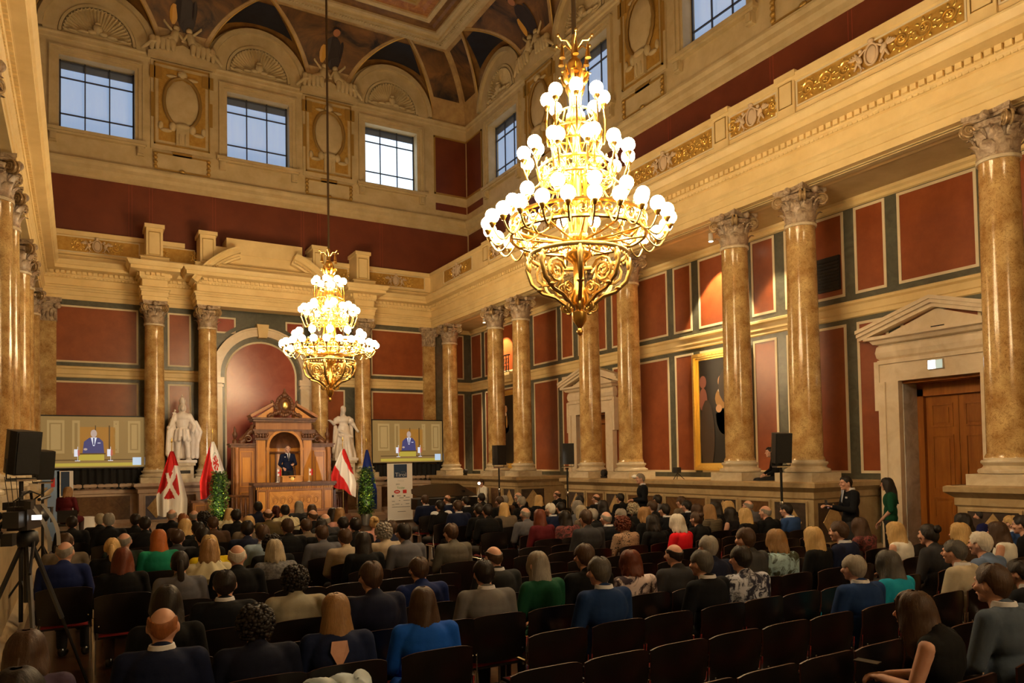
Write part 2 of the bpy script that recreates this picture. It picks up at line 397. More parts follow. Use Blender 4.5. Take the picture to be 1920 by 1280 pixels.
# front wall
b=MB(); b.box((AL-.3,0,0),(AR+.3,UF+.6,8.68)); front=struct('wall_front',b,green)
P0=lambda u,v,t:(u,-t,v)
UP=(5.33,7.1); LO=(1.67,4.75)
for u0,u1 in((-12.82,-10.29),(-9.43,-8.72),(-2.47,-.08),(-4.2,-3.49)):
    panel(front,P0,u0,u1,*UP); panel(front,P0,u0,u1,*LO)
panel(front,P0,.62,1.42,*UP); panel(front,P0,.62,1.42,*LO)
panel(front,P0,-7.95,-7.3,6.55,7.1,redN);panel(front,P0,-5.62,-4.97,6.55,7.1,redN)
sprof=[(0,4.85),(.03,4.87),(.03,4.95),(.05,4.97),(.05,5.1),(.09,5.14),(.09,5.19),(0,5.22)]
for x0,x1 in((XL,-8.0),(-4.9,XR),(.56,AR)):
    q=MB().sweep([(x0,0),(x1,0)],sprof); part('string_course',q,plaster,front)
q=MB().sweep([(.56,0),(AR,0)],[(0,7.14),(.05,7.16),(.08,7.3),(0,7.3)]); part('crown_moulding',q,plaster,front)
# central arched niche, real depth
zi=5.12; ri=1.15
def archpts(r,n=24): return [(CX-r*math.cos(PI*i/n),zi+r*math.sin(PI*i/n)) for i in range(n+1)]
def archband(mb,ra,rb,y0,y1,n=28,z0=1.55):
    A=[(CX-ra,z0)]+archpts(ra,n)+[(CX+ra,z0)]; B=[(CX-rb,z0)]+archpts(rb,n)+[(CX+rb,z0)]
    vs=[(x,y0,z) for x,z in A]+[(x,y0,z) for x,z in B]+[(x,y1,z) for x,z in A]+[(x,y1,z) for x,z in B]; k=len(A); fs=[]
    for i in range(k-1): fs+=[(i,k+i,k+i+1,i+1),(2*k+i,2*k+i+1,3*k+i+1,3*k+i),(i,i+1,2*k+i+1,2*k+i),(k+i,3*k+i,3*k+i+1,k+i+1)]
    mb.add(vs,fs)
q=MB(); A=archpts(ri); q.poly([(CX-ri,-.012,1.6)]+[(x,-.012,z) for x,z in A]+[(CX+ri,-.012,1.6)],(0,.01,0)); part('niche_panel',q,redN,front)
q=MB(); archband(q,ri,ri+.06,0,-.03); part('niche_line',q,cream,front)
q=MB(); archband(q,ri+.06,ri+.22,0,-.06); part('niche_border',q,green,front)
q=MB(); archband(q,ri+.22,ri+.46,0,-.22,z0=zi-.1); archband(q,ri+.46,ri+.52,0,-.28,z0=zi-.1); part('archivolt',q,doorm,front)
q=MB(); archband(q,ri+.6,ri+.72,0,-.03,z0=zi+.2); part('outer_line',q,green,front)
for sg in(-1,1):
    q=MB(); x=CX+sg*(ri+.36); q.box((x-.2,-.2,1.55),(x+.2,0,zi-.3)); q.box((x-.25,-.28,zi-.3),(x+.25,0,zi-.1)); q.box((x-.23,-.24,zi-.42),(x+.23,0,zi-.34)); part('impost_pier',q,doorm,front)
q=MB(); q.poly([(CX-.14,-.34,zi+ri+.16),(CX-.2,-.34,zi+ri+.62),(CX+.2,-.34,zi+ri+.62),(CX+.14,-.34,zi+ri+.16)],(0,.34,0)); part('keystone',q,plaster,front)
# right side wall of the aisle with niches, doors
b=MB()
BC=[-2.85,-8.18,-13.5,-18.85,-24.2,-29.5,-34.8]
doors=[-8.18,-18.85]
ys=[0]; 
b=MB(); cur=0
for c in doors:
    b.box((AR,cur,0),(AR+.6,c+.75,8.0)); b.box((AR,c+.75,3.45),(AR+.6,c-.75,8.0)); cur=c-.75
b.box((AR,cur,0),(AR+.6,YB,8.0)); right=struct('wall_right',b,green)
PR=lambda u,v,t:(AR-t,u,v)
pairs=[-.45,-5.52,-10.85,-16.19,-21.52]
for c in BC[:4]:
    panel(right,PR,c+.99,c+1.67,*UP); panel(right,PR,c-1.67,c-.99,*UP); panel(right,PR,c-.74,c+.74,*UP)
    z1=LO[1]
    panel(right,PR,c+.99,c+1.67,*LO); panel(right,PR,c-1.67,c-.99,*LO)
    if c not in doors: panel(right,PR,c-.74,c+.74,*LO)
    else: panel(right,PR,c-.74,c+.74,4.3,LO[1])
for c in pairs:
    u0,u1=(c-.75,c+.75) if c<-1 else (-.92,-.04)
    panel(right,PR,u0,u1,*UP); panel(right,PR,u0,u1,*LO)
q=MB().sweep([(AR,0),(AR,YB)],sprof); part('string_course',q,plaster,right)
q=MB().sweep([(AR,0),(AR,YB)],[(0,7.12),(.05,7.14),(.05,7.2),(.1,7.24),(.1,7.3),(0,7.3)]); part('crown_moulding',q,plaster,right)
q=MB().box((AR-.06,-16.32,5.5),(AR,-16.85,6.22)); 
for k in range(9): q.box((AR-.075,-16.34,5.55+.07*k),(AR-.06,-16.83,5.58+.07*k),1)
part('black_vent',q,[black,darkm],right)
b=MB().box((AL-.6,YB,0),(AL,0,8.)); struct('wall_left',b,green)
# upper walls
def redband(X0,X1,Y,name): pass
wz0,wz1,whw=12.65,15.0,1.06
def upper_wall(name,place,us,ulo,uhi,solid):
    "place(u,v,t): t towards the hall. window holes at centres us"
    b=MB(); th=.55
    b.box(place(ulo,8.0,0),place(uhi,wz0,-th)); b.box(place(ulo,wz1,0),place(uhi,18.2,-th))
    cur=ulo
    for c in us: b.box(place(cur,wz0,0),place(c-whw,wz1,-th)); cur=c+whw
    b.box(place(cur,wz0,0),place(uhi,wz1,-th))
    return struct(name,b,plasterD)
PF=lambda u,v,t:(u,UF-t,v)
PRU=lambda u,v,t:(AR-t,-u,v)
PLU=lambda u,v,t:(AL+t,u,v)
PBU=lambda u,v,t:(u,YB+t,v)
FW=[-11.43,-6.46,-1.49]; RW=[-c for c in BC]
wf=upper_wall('wall_upper_front',PF,FW,AL,AR,0)
wr=upper_wall('wall_upper_right',PRU,RW,-.8,-YB,0)
wl=upper_wall('wall_upper_left',PLU,[c for c in BC[::-1]],YB,.8,0)
b=MB().box((AL,YB-.4,0),(AR+.6,YB,18.2)); wb=struct('wall_back',b,plaster)
def along(place,u0,u1,prof,name,m,parent):
    q=MB(); vs=[]
    for u in(u0,u1):
        for d,z in prof: vs.append(place(u,z,d))
    k=len(prof); q.add(vs,[(t,k+t,k+t+1,t+1) for t in range(k-1)]+[tuple(range(k)),tuple(range(k,2*k))[::-1]]); part(name,q,m,parent)
nwin=[0]
def window(place,c,parent,sun=False,full=True):
    nwin[0]+=1
    q=MB(); q.box(place(c-whw,wz0,-.42),place(c+whw,wz1,-.44)); 
    wo=struct('window_%d'%nwin[0],q,blindS if sun else blind)
    # sash bars in front of the blind
    g=MB(); t0,t1=-.3,-.34
    for k in range(4):
        u=c-whw+.02+(2*whw-.04)*k/3; ww=.018 if 0<k<3 else .03; g.box(place(u-ww,wz0,t0),place(u+ww,wz1,t1))
    for z in(wz0+.02,wz0+.62,wz0+1.78,wz1-.05): g.box(place(c-whw,z-.02,t0),place(c+whw,z+.02,t1))
    part('glazing_bar',g,steel,wo)
    g=MB(); g.box(place(c-whw,wz1-.26,-.38),place(c+whw,wz1,-.41)); part('blind_headbox',g,sash,wo)
    g=MB()
    for (o0,o1,t) in ((0,.1,.02),(.1,.22,.06),(.22,.27,.1)):
        g.box(place(c-whw-o1,wz0,0),place(c-whw-o0,wz1+o1,t)); g.box(place(c+whw+o0,wz0,0),place(c+whw+o1,wz1+o1,t)); g.box(place(c-whw-o0,wz1+o0,0),place(c+whw+o0,wz1+o1,t))
    part('window_architrave',g,plasterD,wo)
    g=MB(); g.box(place(c-whw-.35,wz0-.1,0),place(c+whw+.35,wz0,.2)); g.box(place(c-whw-.3,wz0-.16,0),place(c+whw+.3,wz0-.1,.14))
    for s_ in(-1,1): g.box(place(c+s_*(whw+.16)-.1,wz0-.45,0),place(c+s_*(whw+.16)+.1,wz0-.16,.12)); g.box(place(c+s_*(whw+.16)-.07,wz0-.4,.12),place(c+s_*(whw+.16)+.07,wz0-.2,.17))
    part('window_sill',g,plasterD,wo)
    if not full: return wo
    # lunette: archivolt, shell, head
    zc=15.72; 
    def band(ra,rb,t,n=24):
        m=MB(); vs=[]
        for r_ in(ra,rb):
            for tt in(0,t):
                for i in range(n+1): a=PI*i/n; vs.append(place(c-r_*math.cos(a),zc+r_*math.sin(a),tt))
        k=n+1; fs=[]
        for i in range(n): fs+=[(k+i,k+i+1,3*k+i+1,3*k+i),(i,k+i,k+i+1,i+1),(2*k+i,2*k+i+1,3*k+i+1,3*k+i)]
        m.add(vs,fs); return m
    part('archivolt',band(1.0,1.08,.12),plasterD,wo,60); 
    part('archivolt',band(1.1,1.5,.08),plasterD,wo,60); part('archivolt',band(1.5,1.66,.2),plasterD,wo,60)
    g=MB(); n=26; vs=[place(c,zc+.05,.02)]; fs=[]
    for i in range(n*4+1):
        a=PI*i/(n*4); rip=.5+.5*math.cos(i*PI/2); 
        for r_,tt in((.35,.03),(.92,.04+.09*rip),(.98-.05*(1-rip),.1+.03*rip)): vs.append(place(c-r_*math.cos(a),zc+r_*math.sin(a),tt))
    for i in range(n*4): fs+=[(0,1+3*i,4+3*i),(1+3*i,2+3*i,5+3*i,4+3*i),(2+3*i,3+3*i,6+3*i,5+3*i)]
    g.add(vs,fs); part('shell',g,plasterD,wo)
    g=MB()
    for (du,dv,ru,rv,rt) in ((0,.28,.13,.16,.12),(0,.45,.1,.06,.1),(-.15,.16,.14,.07,.08),(.15,.16,.14,.07,.08),(-.4,.12,.16,.05,.07),(.4,.12,.16,.05,.07),(-.7,.08,.14,.04,.06),(.7,.08,.14,.04,.06),(-.08,.3,.06,.12,.1),(.08,.3,.06,.12,.1)):
        p=place(c+du,zc+dv,.14); isx=abs(place(1,0,0)[0]-place(0,0,0)[0])>.5
        g.ell(p,(ru,rt,rv) if isx else (rt,ru,rv),8,6)
    part('shell_mask',g,plasterD,wo,60)
    return wo
def cartouche(place,c,parent):
    isx=abs(place(1,0,0)[0]-place(0,0,0)[0])>.5
    E=lambda g,du,z,t,ru,rv,rt: g.ell(place(c+du,z,t),(ru,rt,rv) if isx else (rt,ru,rv),10,6)
    g=MB(); g.box(place(c-.95,12.55,0),place(c+.95,15.55,.05)); part('cartouche_slab',g,plasterD,parent)
    g=MB(); g.box(place(c-.72,12.85,.05),place(c+.72,15.3,.07)); part('gilt_panel',g,goldb,parent)
    g=MB()
    for a,d in(((c-.86,12.7),(c-.82,15.45)),((c+.82,12.7),(c+.86,15.45)),((c-.86,12.7),(c+.86,12.74)),((c-.86,15.41),(c+.86,15.45)),((c-.98,14.9),(c-.62,15.3)),((c+.62,14.9),(c+.98,15.3))): g.box(place(*a,.05),place(*d,.1))
    for k in range(-1,2,2): g.box(place(c+k*.9-.05,13.6,.05),place(c+k*.9+.05,14.4,.09))
    part('gilt_moulding',g,mat('gilt_moulding',rgb(184,148,76),.4,.5),parent)
    g=MB(); E(g,0,14.2,.07,.52,.8,.06); part('oval_plate',g,plasterD,parent,60)
    g=MB(); g.tube([place(c+.56*math.cos(a),14.2+.85*math.sin(a),.11+.015*(i%2)) for i,a in enumerate([2*PI*j/40 for j in range(40)])],.055,6,closed=True); part('oval_wreath',g,mat('dull_gilt',rgb(156,124,66),.5,.3),parent,60)
    g=MB(); E(g,0,15.15,.12,.16,.13,.12); E(g,-.3,15.05,.1,.2,.06,.05); E(g,.3,15.05,.1,.2,.06,.05); g.box(place(c-.2,12.75,.05),place(c+.2,13.4,.18))
    for k in(-1,1):
        E(g,k*.3,13.35,.12,.12,.16,.09); E(g,k*.5,13.2,.1,.18,.07,.06); E(g,k*.66,13.35,.08,.08,.14,.05); E(g,k*.09,12.95,.18,.04,.2,.05)
    E(g,0,13.4,.16,.24,.1,.08); part('cartouche_bracket',g,plasterD,parent,60)
    g=MB(); g.box(place(c-.88,11.82,0),place(c+.88,12.5,.04)); part('tablet',g,plasterD,parent)
    g=MB()
    for a,d in(((c-.86,11.86),(c-.78,12.44)),((c+.78,11.86),(c+.86,12.44)),((c-.78,11.86),(c+.78,11.9)),((c-.78,12.4),(c+.78,12.44)),((c-.3,12.4),(c+.3,12.52))): g.box(place(*a,.04),place(*d,.08))
    for k in(-1,1):
        for z in(11.95,12.1,12.25,12.38): E(g,k*.82,z,.08,.07,.06,.05)
    E(g,0,11.88,.09,.1,.06,.05); part('gilt_strapwork',g,mat('gilt_moulding',(0,0,0)),parent,60)
    # little pediment with two reclining figures
    g=MB(); g.poly([place(c-1.05,15.55,0),place(c+1.05,15.55,0),place(c+1.05,15.68,0),place(c,16.1,0),place(c-1.05,15.68,0)],Vector(place(0,0,.28))-Vector(place(0,0,0)))
    part('small_pediment',g,plasterD,parent)
    g=MB()
    def Q(du,z,t): return Vector(place(c+du,z,t))
    for k in(-1,1):
        g.cap(Q(k*.3,16.25,.25),.15,Q(k*.62,16.1,.28),.13,8); g.ell(Q(k*.2,16.62,.27),.11,8,6); g.cap(Q(k*.22,16.45,.26),.13,Q(k*.3,16.25,.26),.15,8)
        g.cap(Q(k*.62,16.05,.28),.11,Q(k*.95,15.95,.34),.08,8); g.cap(Q(k*.95,15.95,.34),.07,Q(k*1.2,15.72,.3),.05,8)
        g.cap(Q(k*.3,16.5,.26),.05,Q(k*.55,16.75,.3),.04,6); g.cap(Q(k*.55,16.75,.3),.04,Q(k*.62,17.0,.26),.03,6); g.cap(Q(k*.12,16.45,.3),.05,Q(k*-.02,16.2,.34),.04,6)
        for j in range(5): g.cap(Q(k*(.32+.15*j),16.1,.32),.11,Q(k*(.3+.16*j),15.86-.02*j,.32),.07,8)
    part('reclining_figure',g,mat('ceiling_plaster',(0,0,0)),parent,60)
for i,c in enumerate(FW): window(PF,c,wf,sun=(i==2))
for c in (-8.95,-3.97): cartouche(PF,c,wf)
for c in RW[:4]: window(PRU,c,wr)
for c in [5.52,10.85,16.19]: cartouche(PRU,c,wr)
for c in BC[::-1][3:]: window(PLU,c,wl,full=False)
# bands on upper walls
up_prof=[(0,11.22),(.06,11.26),(.06,11.4),(.14,11.5),(.14,11.62),(.2,11.7),(.2,11.76),(0,11.84)]
imp_prof=[(0,15.5),(.05,15.53),(.05,15.62),(.1,15.66),(.1,15.7),(0,15.72)]
for place,u0,u1,w_,nm in((PF,AL,AR,wf,0),(PRU,0,-YB,wr,1),(PLU,YB,0,wl,2)):
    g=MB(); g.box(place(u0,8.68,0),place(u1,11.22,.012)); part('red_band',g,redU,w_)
    along(place,u0,u1,up_prof,'cornice',plasterD,w_)
    along(place,u0,u1,imp_prof,'impost_band',plasterD,w_)
g=MB()
for u in (-10.55,-9.95,-8.0,-5.0,-4.4,-2.0): 
    for d in(0,.09): g.box(PF(u+d-.006,9.4,.012),PF(u+d+.006,11.2,.016))
part('painted_line',g,mat('thin_red_line',rgb(150,70,44),.6),wf)
g=MB()
for u in (4.6,6.4,9.9,11.8,15.2,17.2): 
    for d in(0,.09): g.box(PRU(u+d-.006,9.4,.012),PRU(u+d+.006,11.2,.016))
part('painted_line',g,MT['thin_red_line'],wr)
# red corner panels of the upper zone
for place,u0,u1,w_ in((PF,.3,1.72,wf),(PRU,.0-UF+.03,1.25,wr)):
    g=MB(); f=MB()
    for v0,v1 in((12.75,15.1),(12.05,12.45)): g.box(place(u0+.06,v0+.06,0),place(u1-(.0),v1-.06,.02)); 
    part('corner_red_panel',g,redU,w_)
    for v0,v1 in((12.75,15.1),):
        for a,d in(((u0,v0),(u1,v0+.06)),((u0,v1-.06),(u1,v1)),): f.box(place(*a,0),place(*d,.04))
        f.box(place(u0 if place is PF else u1-.06,v0,0),place((u0+.06) if place is PF else u1,v1,.04))
    part('corner_gilt_frame',f,MT['gilt_moulding'],w_)
# ---- vault
ZV,ZT,DV=15.72,17.8,1.65
def zc_(d): t=1-d/DV; return ZV+(ZT-ZV)*math.sqrt(max(0,1-t*t))*.86+(ZT-ZV)*.14*(d/DV)
RB=1.78
vault=struct('ceiling',MB().box((AL-.3,YB-.3,18.6),(AR+.6,UF+.8,18.7)),plasterD)
def vault_side(place,centers,u0,u1,figs):
    cs=sorted(centers)
    for c in cs:
        # penetration
        def pen(a,d,ex=0.):
            w_=RB*(1-d/DV); zt=ZV+RB*.98+(ZT-ZV-RB*.98)*(d/DV); ze=zc_(d); zt=max(zt,ze)
            return place(c-w_*math.cos(PI*a),ze+(zt-ze)*math.sin(PI*a),d)
        g=MB().grid(lambda a,t:pen(a,t*DV*.999),20,12)
        g2=MB().grid(lambda a,t:Vector(pen(.22+.56*a,.28+t*(DV*.62)))+Vector((0,0,-.02)),12,8)
        part('groin_vault',g,ochre,vault,180); part('navy_field',g2,navyv,vault,180)
        for sg in(0,1):
            P=[Vector(pen(sg,DV*t/14))+Vector((0,0,-.03)) for t in range(15)]
            dirn=Vector(place(1,0,0))-Vector(place(0,0,0)); s_=-1 if sg==0 else 1
            o=[]
            for p in P: o.append([p+dirn*s_*.0+Vector((0,0,0)),p+dirn*s_*.16+Vector((0,0,-.02)),p+dirn*s_*.16+Vector((0,0,.12)),p+Vector((0,0,.12))])
            vs=[q for r_ in o for q in r_]; fs=[(i*4+t,(i+1)*4+t,(i+1)*4+(t+1)%4,i*4+(t+1)%4) for i in range(14) for t in range(4)]
            part('rib',MB().add(vs,fs) or (lambda m:(m.add(vs,fs),m)[1])(MB()),mat('rib_plaster',rgb(196,164,110),.5,kind='noise',col2=rgb(166,132,84),scale=3),vault,40)
            part('gilt_bead',MB().tube([p+dirn*s_*-.0+Vector((0,0,-.01)) for p in P],.022,6),MT['gilt_moulding'],vault,60)
    # cove fields between
    ed=[]; 
    gaps=[(u0,None,cs[0])]+[(None,a,b_) for a,b_ in zip(cs[:-1],cs[1:])]+[(u1,cs[-1],None)]
    for edge_u,a,b_ in gaps:
        def lo(d):
            if a is None: return edge_u+d
            return a+RB*(1-d/DV)
        def hi(d):
            if b_ is None: return edge_u-d
            return b_-RB*(1-d/DV)
        def fld(u,v,off=0.): 
            d=v*DV; x=lo(d)+(hi(d)-lo(d))*u; return Vector(place(x,zc_(d)-off,d))
        part('cove',MB().grid(lambda u,v:fld(u,v),6,12),mat('rib_plaster',(0,0,0)),vault,180)
        def inner(u,v):
            d=(.12+.76*v)*DV; l,h=lo(d)+.17,hi(d)-.17
            if h<l: l=h=(l+h)/2
            return Vector(place(l+(h-l)*u,zc_(d)-.03,d))
        part('painted_field',MB().grid(inner,8,10),paintD,vault,180)
        if a is not None and b_ is not None:
            m_=(a+b_)/2
            def spot(du,d): return Vector(place(m_+du,zc_(d)-.05,d))
            g=MB(); nrm=.04
            def blobq(du,d,ru,rd,mi,n=10):
                vs=[spot(du+ru*math.cos(2*PI*i/n),d+rd*math.sin(2*PI*i/n))-Vector((0,0,.02*(mi+1))) for i in range(n)]; g.add(vs,[tuple(range(n))],mi)
            blobq(0,.62,.3,.34,0); blobq(-.3,.5,.13,.2,1); blobq(.02,1.12,.13,.13,2); blobq(.02,1.2,.15,.08,0); blobq(.32,.62,.08,.25,0); blobq(.1,.42,.28,.2,0)
            part('painted_figure',g,[figd,figg,figsk],vault)
vault_side(PF,FW,AL,AR,1)
vault_side(PRU,RW[:5],0-UF,-YB-10.66,1)
vault_side(PLU,BC[::-1][2:],YB+10.66,UF,0)
# flat ceiling: nested frames
x0,x1,y0,y1=AL+DV,AR-DV,UF-DV,YB+2
def ring(d,z0,z1,w_,m,name):
    q=MB(); P=[(x0+d,y1+d),(x0+d,y0-d),(x1-d,y0-d),(x1-d,y1+d)]
    q.sweep(P,[(0,z1),(0,z0),(w_*.3,z0-.0),(w_*.5,z0+.03),(w_,z0+.03),(w_,z1)],closed=True); part(name,q,m,vault)
ring(-.02,17.72,18.0,.4,plasterD,'ceiling_frame'); ring(.35,17.6,18.0,.18,plasterD,'ceiling_frame'); ring(.5,17.72,18.1,.25,plasterD,'ceiling_frame')
ring(.74,17.82,18.1,.5,ochre,'painted_border'); ring(1.22,17.75,18.1,.16,plasterD,'ceiling_frame'); ring(1.36,17.86,18.1,.7,mat('russet_field',rgb(140,72,36),.5,kind='paint',col2=rgb(196,140,70),scale=5,amt=.6),'painted_border'); ring(2.04,17.7,18.1,.3,MT['gilt_moulding'],'gilt_frame')
q=MB().box((x0+2.2,y1+2.2,17.98),(x1-2.2,y0-2.2,18.1)); part('ceiling_painting',q,paintD,vault)
dq=MB()
yy=y0-.42
for i in range(90):
    xx=x1-.42-.1*i; dq.box((xx-.03,yy-.04,17.56),(xx+.03,yy+.04,17.6))
    if i<90: dq.box((x1-.46,y0-.42-.1*i-.03,17.56),(x1-.38,y0-.42-.1*i+.03,17.6))
part('dentil_row',dq,plasterD,vault,kind='stuff')

# ---- podium along both sides with panels
pprof2=[(0,0),(.1,.0),(.1,.2),(.05,.26),(.0,.3),(.0,1.22),(.03,1.25),(.03,1.36),(.1,1.42),(.14,1.45),(.14,1.53),(.1,1.55)]
PXF=-.24
def podium(x,ya,yb,name,s,near=True):
    # plan: rectangle from x (front) to aisle wall
    q=MB(); xb=AR if s>0 else AL
    if s>0: P=[(xb,ya),(x,ya),(x,yb),(xb,yb)]
    else: P=[(xb,yb),(x,yb),(x,ya),(xb,ya)]
    q.sweep(P,pprof2,side=1 if s>0 else 1,capit=False) if s>0 else q.sweep(P,pprof2,side=1,capit=False)
    q.box((min(x,xb),yb,1.5),(max(x,xb),ya,1.55))
    o=struct(name,q,pod)
    if not near: return o
    def pan(y_0,y_1,d=False,m=brown):
        g=MB(); g.box((x-s*.012,y_0,.42),(x,y_1,1.16))
        part('marble_panel',g,dgrey if d else m,o)
        f=MB(); 
        for a,c in(((y_0,.38),(y_1,.42)),((y_0,1.16),(y_1,1.2)),((y_0+.04*(1 if y_0>y_1 else -1),.38),(y_0,1.2)),((y_1,.38),(y_1-.04*(1 if y_0>y_1 else -1),1.2))): f.box((x-s*.03,a[0],a[1]),(x,c[0],c[1]))
        part('panel_moulding',f,pod,o)
        if d:
            m_=(y_0+y_1)/2; h=MB(); h.poly([(x-s*.012,m_-.36*abs(y_1-y_0),.79),(x-s*.012,m_,1.14),(x-s*.012,m_+.36*abs(y_1-y_0),.79),(x-s*.012,m_,.44)],(-s*.012,0,0)); part('diamond_inlay',h,diam,o)
    cols=[c for c in COLY if yb<c<ya]; 
    for c in cols: pan(c+.36,c-.36,True)
    for a,c in zip(cols[:-1],cols[1:]):
        L=abs(a-c)
        if L>2:
            k=2; ww=(L-.92)/k
            for i in range(k): pan(a-.46-.05-i*ww,a-.46-(i+1)*ww+.05)
        else: pan(a-.5,c+.5)
    if cols and ya-cols[0]>1.: pan(ya-.1,cols[0]+.5)
    # end faces
    for ye,sg in((ya,1),(yb,-1)):
        if ye==0: continue
        g=MB(); xa,xc=x+s*.12,x+s*.95; g.box((xa,ye,.42),(xc,ye+sg*.012,1.16)); part('marble_panel',g,dgrey,o)
        m_=(xa+xc)/2; h=MB(); h.poly([(m_-.3,ye+sg*.012,.79),(m_,ye+sg*.012,1.14),(m_+.3,ye+sg*.012,.79),(m_,ye+sg*.012,.44)],(0,sg*.012,0)); part('diamond_inlay',h,diam,o)
    return o
podium(PXF,0,-6.88,'trim_3',1); podium(PXF,-9.5,-17.55,'trim_4',1); podium(PXF,-20.15,YB,'trim_5',1)
podium(XL-PXF,0,YB,'trim_6',-1,False)
# front podium with breaks below the columns
fy=-.35
P=[(XL-PXF,fy)]
for x0_,x1_ in((-10.36,-7.82),(-5.1,-2.56)): P+=[(x0_,fy),(x0_,-1.2),(x1_,-1.2),(x1_,fy)]
P+=[(PXF,fy)]
q=MB().sweep(P,pprof2,capit=False); q.box((XL,fy,1.5),(XR,0,1.55)); q.box((-10.36,-1.2,1.5),(-7.82,fy,1.55)); q.box((-5.1,-1.2,1.5),(-2.56,fy,1.55)); fp=struct('trim_7',q,podf)
def fpan(u0,u1,y,m,d=False):
    part('marble_panel',MB().box((u0,y-.012,.42),(u1,y,1.16)),m,fp)
    f=MB(); frame_rect(f,lambda u,v,t:(u,y-t,v),u0-.04,u1+.04,.38,1.2,.04,.03); part('panel_moulding',f,podf,fp)
    if d: m_=(u0+u1)/2; part('diamond_inlay',MB().poly([(m_-.26,y-.012,.79),(m_,y-.012,1.12),(m_+.26,y-.012,.79),(m_,y-.012,.46)],(0,-.012,0)),diam,fp)
for a in((-12.5,-10.55),(-2.4,-.4)): fpan(*a,fy,brown)
for x in ca: fpan(x-.3,x+.3,-1.2,bluem,True)
for x in(-9.09,-3.83): fpan(x-.34,x+.34,-1.2,brown)
# floor-level door passages: dado of aisle wall
q=MB(); q.box((AR-.05,-6.88,0),(AR,-7.1,1.4)); 
struct('baseboard_right',q,pod)

# ---------------------------------------------------------------- columns
def leafs(g,n,z0,h,r,off,w):
    for i in range(n):
        a=2*PI*i/n+off; ca_,sa=math.cos(a),math.sin(a); T=Vector((-sa,ca_,0)); O=Vector((ca_,sa,0))
        pts=[]
        for t,rr_,ww in((0,0,.8),(.35,.01,1.),(.7,.03,.95),(.92,.075,.7),(1.,.115,.45),(.93,.14,.25)):
            c=O*(r+rr_)+Vector((0,0,z0+h*t)); pts.append((c-T*w*ww/2-O*.012,c+O*.018,c+T*w*ww/2-O*.012))
        vs=[p for q in pts for p in q]; fs=[]
        for k in range(5): fs+=[(3*k,3*k+1,3*k+4,3*k+3),(3*k+1,3*k+2,3*k+5,3*k+4)]
        g.add(vs,fs)
def capital_mesh():
    g=MB(); g.lathe([(.275,6.55),(.3,6.56),(.3,6.59),(.265,6.6),(.262,6.75),(.27,6.9),(.3,7.02),(.36,7.1)],24)
    leafs(g,8,6.6,.2,.265,0,.2); leafs(g,8,6.62,.34,.268,PI/8,.2); leafs(g,16,6.66,.36,.262,PI/16,.07)
    # abacus with concave sides
    pts=[]
    for k in range(4):
        a=PI/4+k*PI/2
        for j in range(6):
            t=j/6; a2=a+t*PI/2; p=Vector((math.cos(a),math.sin(a)))*.47*(1-t)+Vector((math.cos(a+PI/2),math.sin(a+PI/2)))*.47*t; n_=Vector((math.cos(a+PI/4),math.sin(a+PI/4))); p=p-n_*.075*math.sin(PI*t); pts.append((p.x,p.y,7.15))
    g.poly(pts,(0,0,.05)); g.poly([(x*1.06,y*1.06,7.2) for x,y,z in pts],(0,0,.07))
    for k in range(4):
        a=k*PI/2; g.ell((.36*math.cos(a),.36*math.sin(a),7.18),(.07,.07,.08),8,6)
    g.lathe([(.29,7.0),(.33,7.02),(.33,7.06),(.29,7.08)],24)
    return g.mesh('capital',capm,50)
def volute_mesh():
    g=MB()
    for k in range(4):
        a=PI/4+k*PI/2; O=Vector((math.cos(a),math.sin(a),0)); T=Vector((-O.y,O.x,0)); c=O*.4+Vector((0,0,7.04))
        for s_ in(-1,1):
            P=[];Rr=[]
            for i in range(26):
                t=i/25; q=.115*(1-.85*t); b_=PI/2-t*2*PI*2; P.append(c+O*(q*math.cos(b_))+Vector((0,0,q*math.sin(b_)))+T*s_*(.035+.02*t)); Rr.append(.022*(1-.3*t))
            P=[c-O*.18+Vector((0,0,.09))+T*s_*.03]+P; Rr=[.02]+Rr
            g.tube(P,Rr,6)
        q=MB().lathe([(.085,-.045),(.085,.045)],14,ax='x'); rot=Matrix.Rotation(a+PI/2,3,'Z'); g.add([c+rot@Vector(p) for p in q.v],q.f)
    return g.mesh('volute',mat('volute_marble',rgb(196,172,130),.35,.25,kind='marble',col2=rgb(150,120,84),scale=8),50)
def shaft_mesh():
    pr=[(.33,1.96),(.325,1.99),(.305,2.03)]+[(.30-.028*(t**1.6),2.03+4.46*t) for t in [i/10 for i in range(11)]]+[(.285,6.51),(.29,6.53),(.275,6.55)]
    return MB().lathe(pr,32).mesh('shaft',colm,40)
def base_mesh():
    return MB().lathe([(.36,1.72),(.42,1.73),(.43,1.76),(.42,1.79),(.37,1.81),(.345,1.84),(.36,1.87),(.38,1.885),(.385,1.905),(.375,1.93),(.33,1.935),(.33,1.965)],32).mesh('base',basem,50)
cm,vm,sm_,bm_=capital_mesh(),volute_mesh(),shaft_mesh(),base_mesh()
plm=MB().box((-.43,-.43,1.55),(.43,.43,1.72)).mesh('plinth',basem)
ring_m=MB().lathe([(.275,6.5),(.3,6.505),(.305,6.53),(.3,6.555),(.275,6.56)],32).mesh('neck_ring',basem,50)
def column(x,y,label,grp=None):
    o=thing('marble_column',label,'column',(x,y,0),0,grp)
    for n,m in(('shaft',sm_),('capital',cm),('volute',vm),('base',bm_),('plinth',plm),('neck_ring',ring_m)): link(n,m,o)
    return o
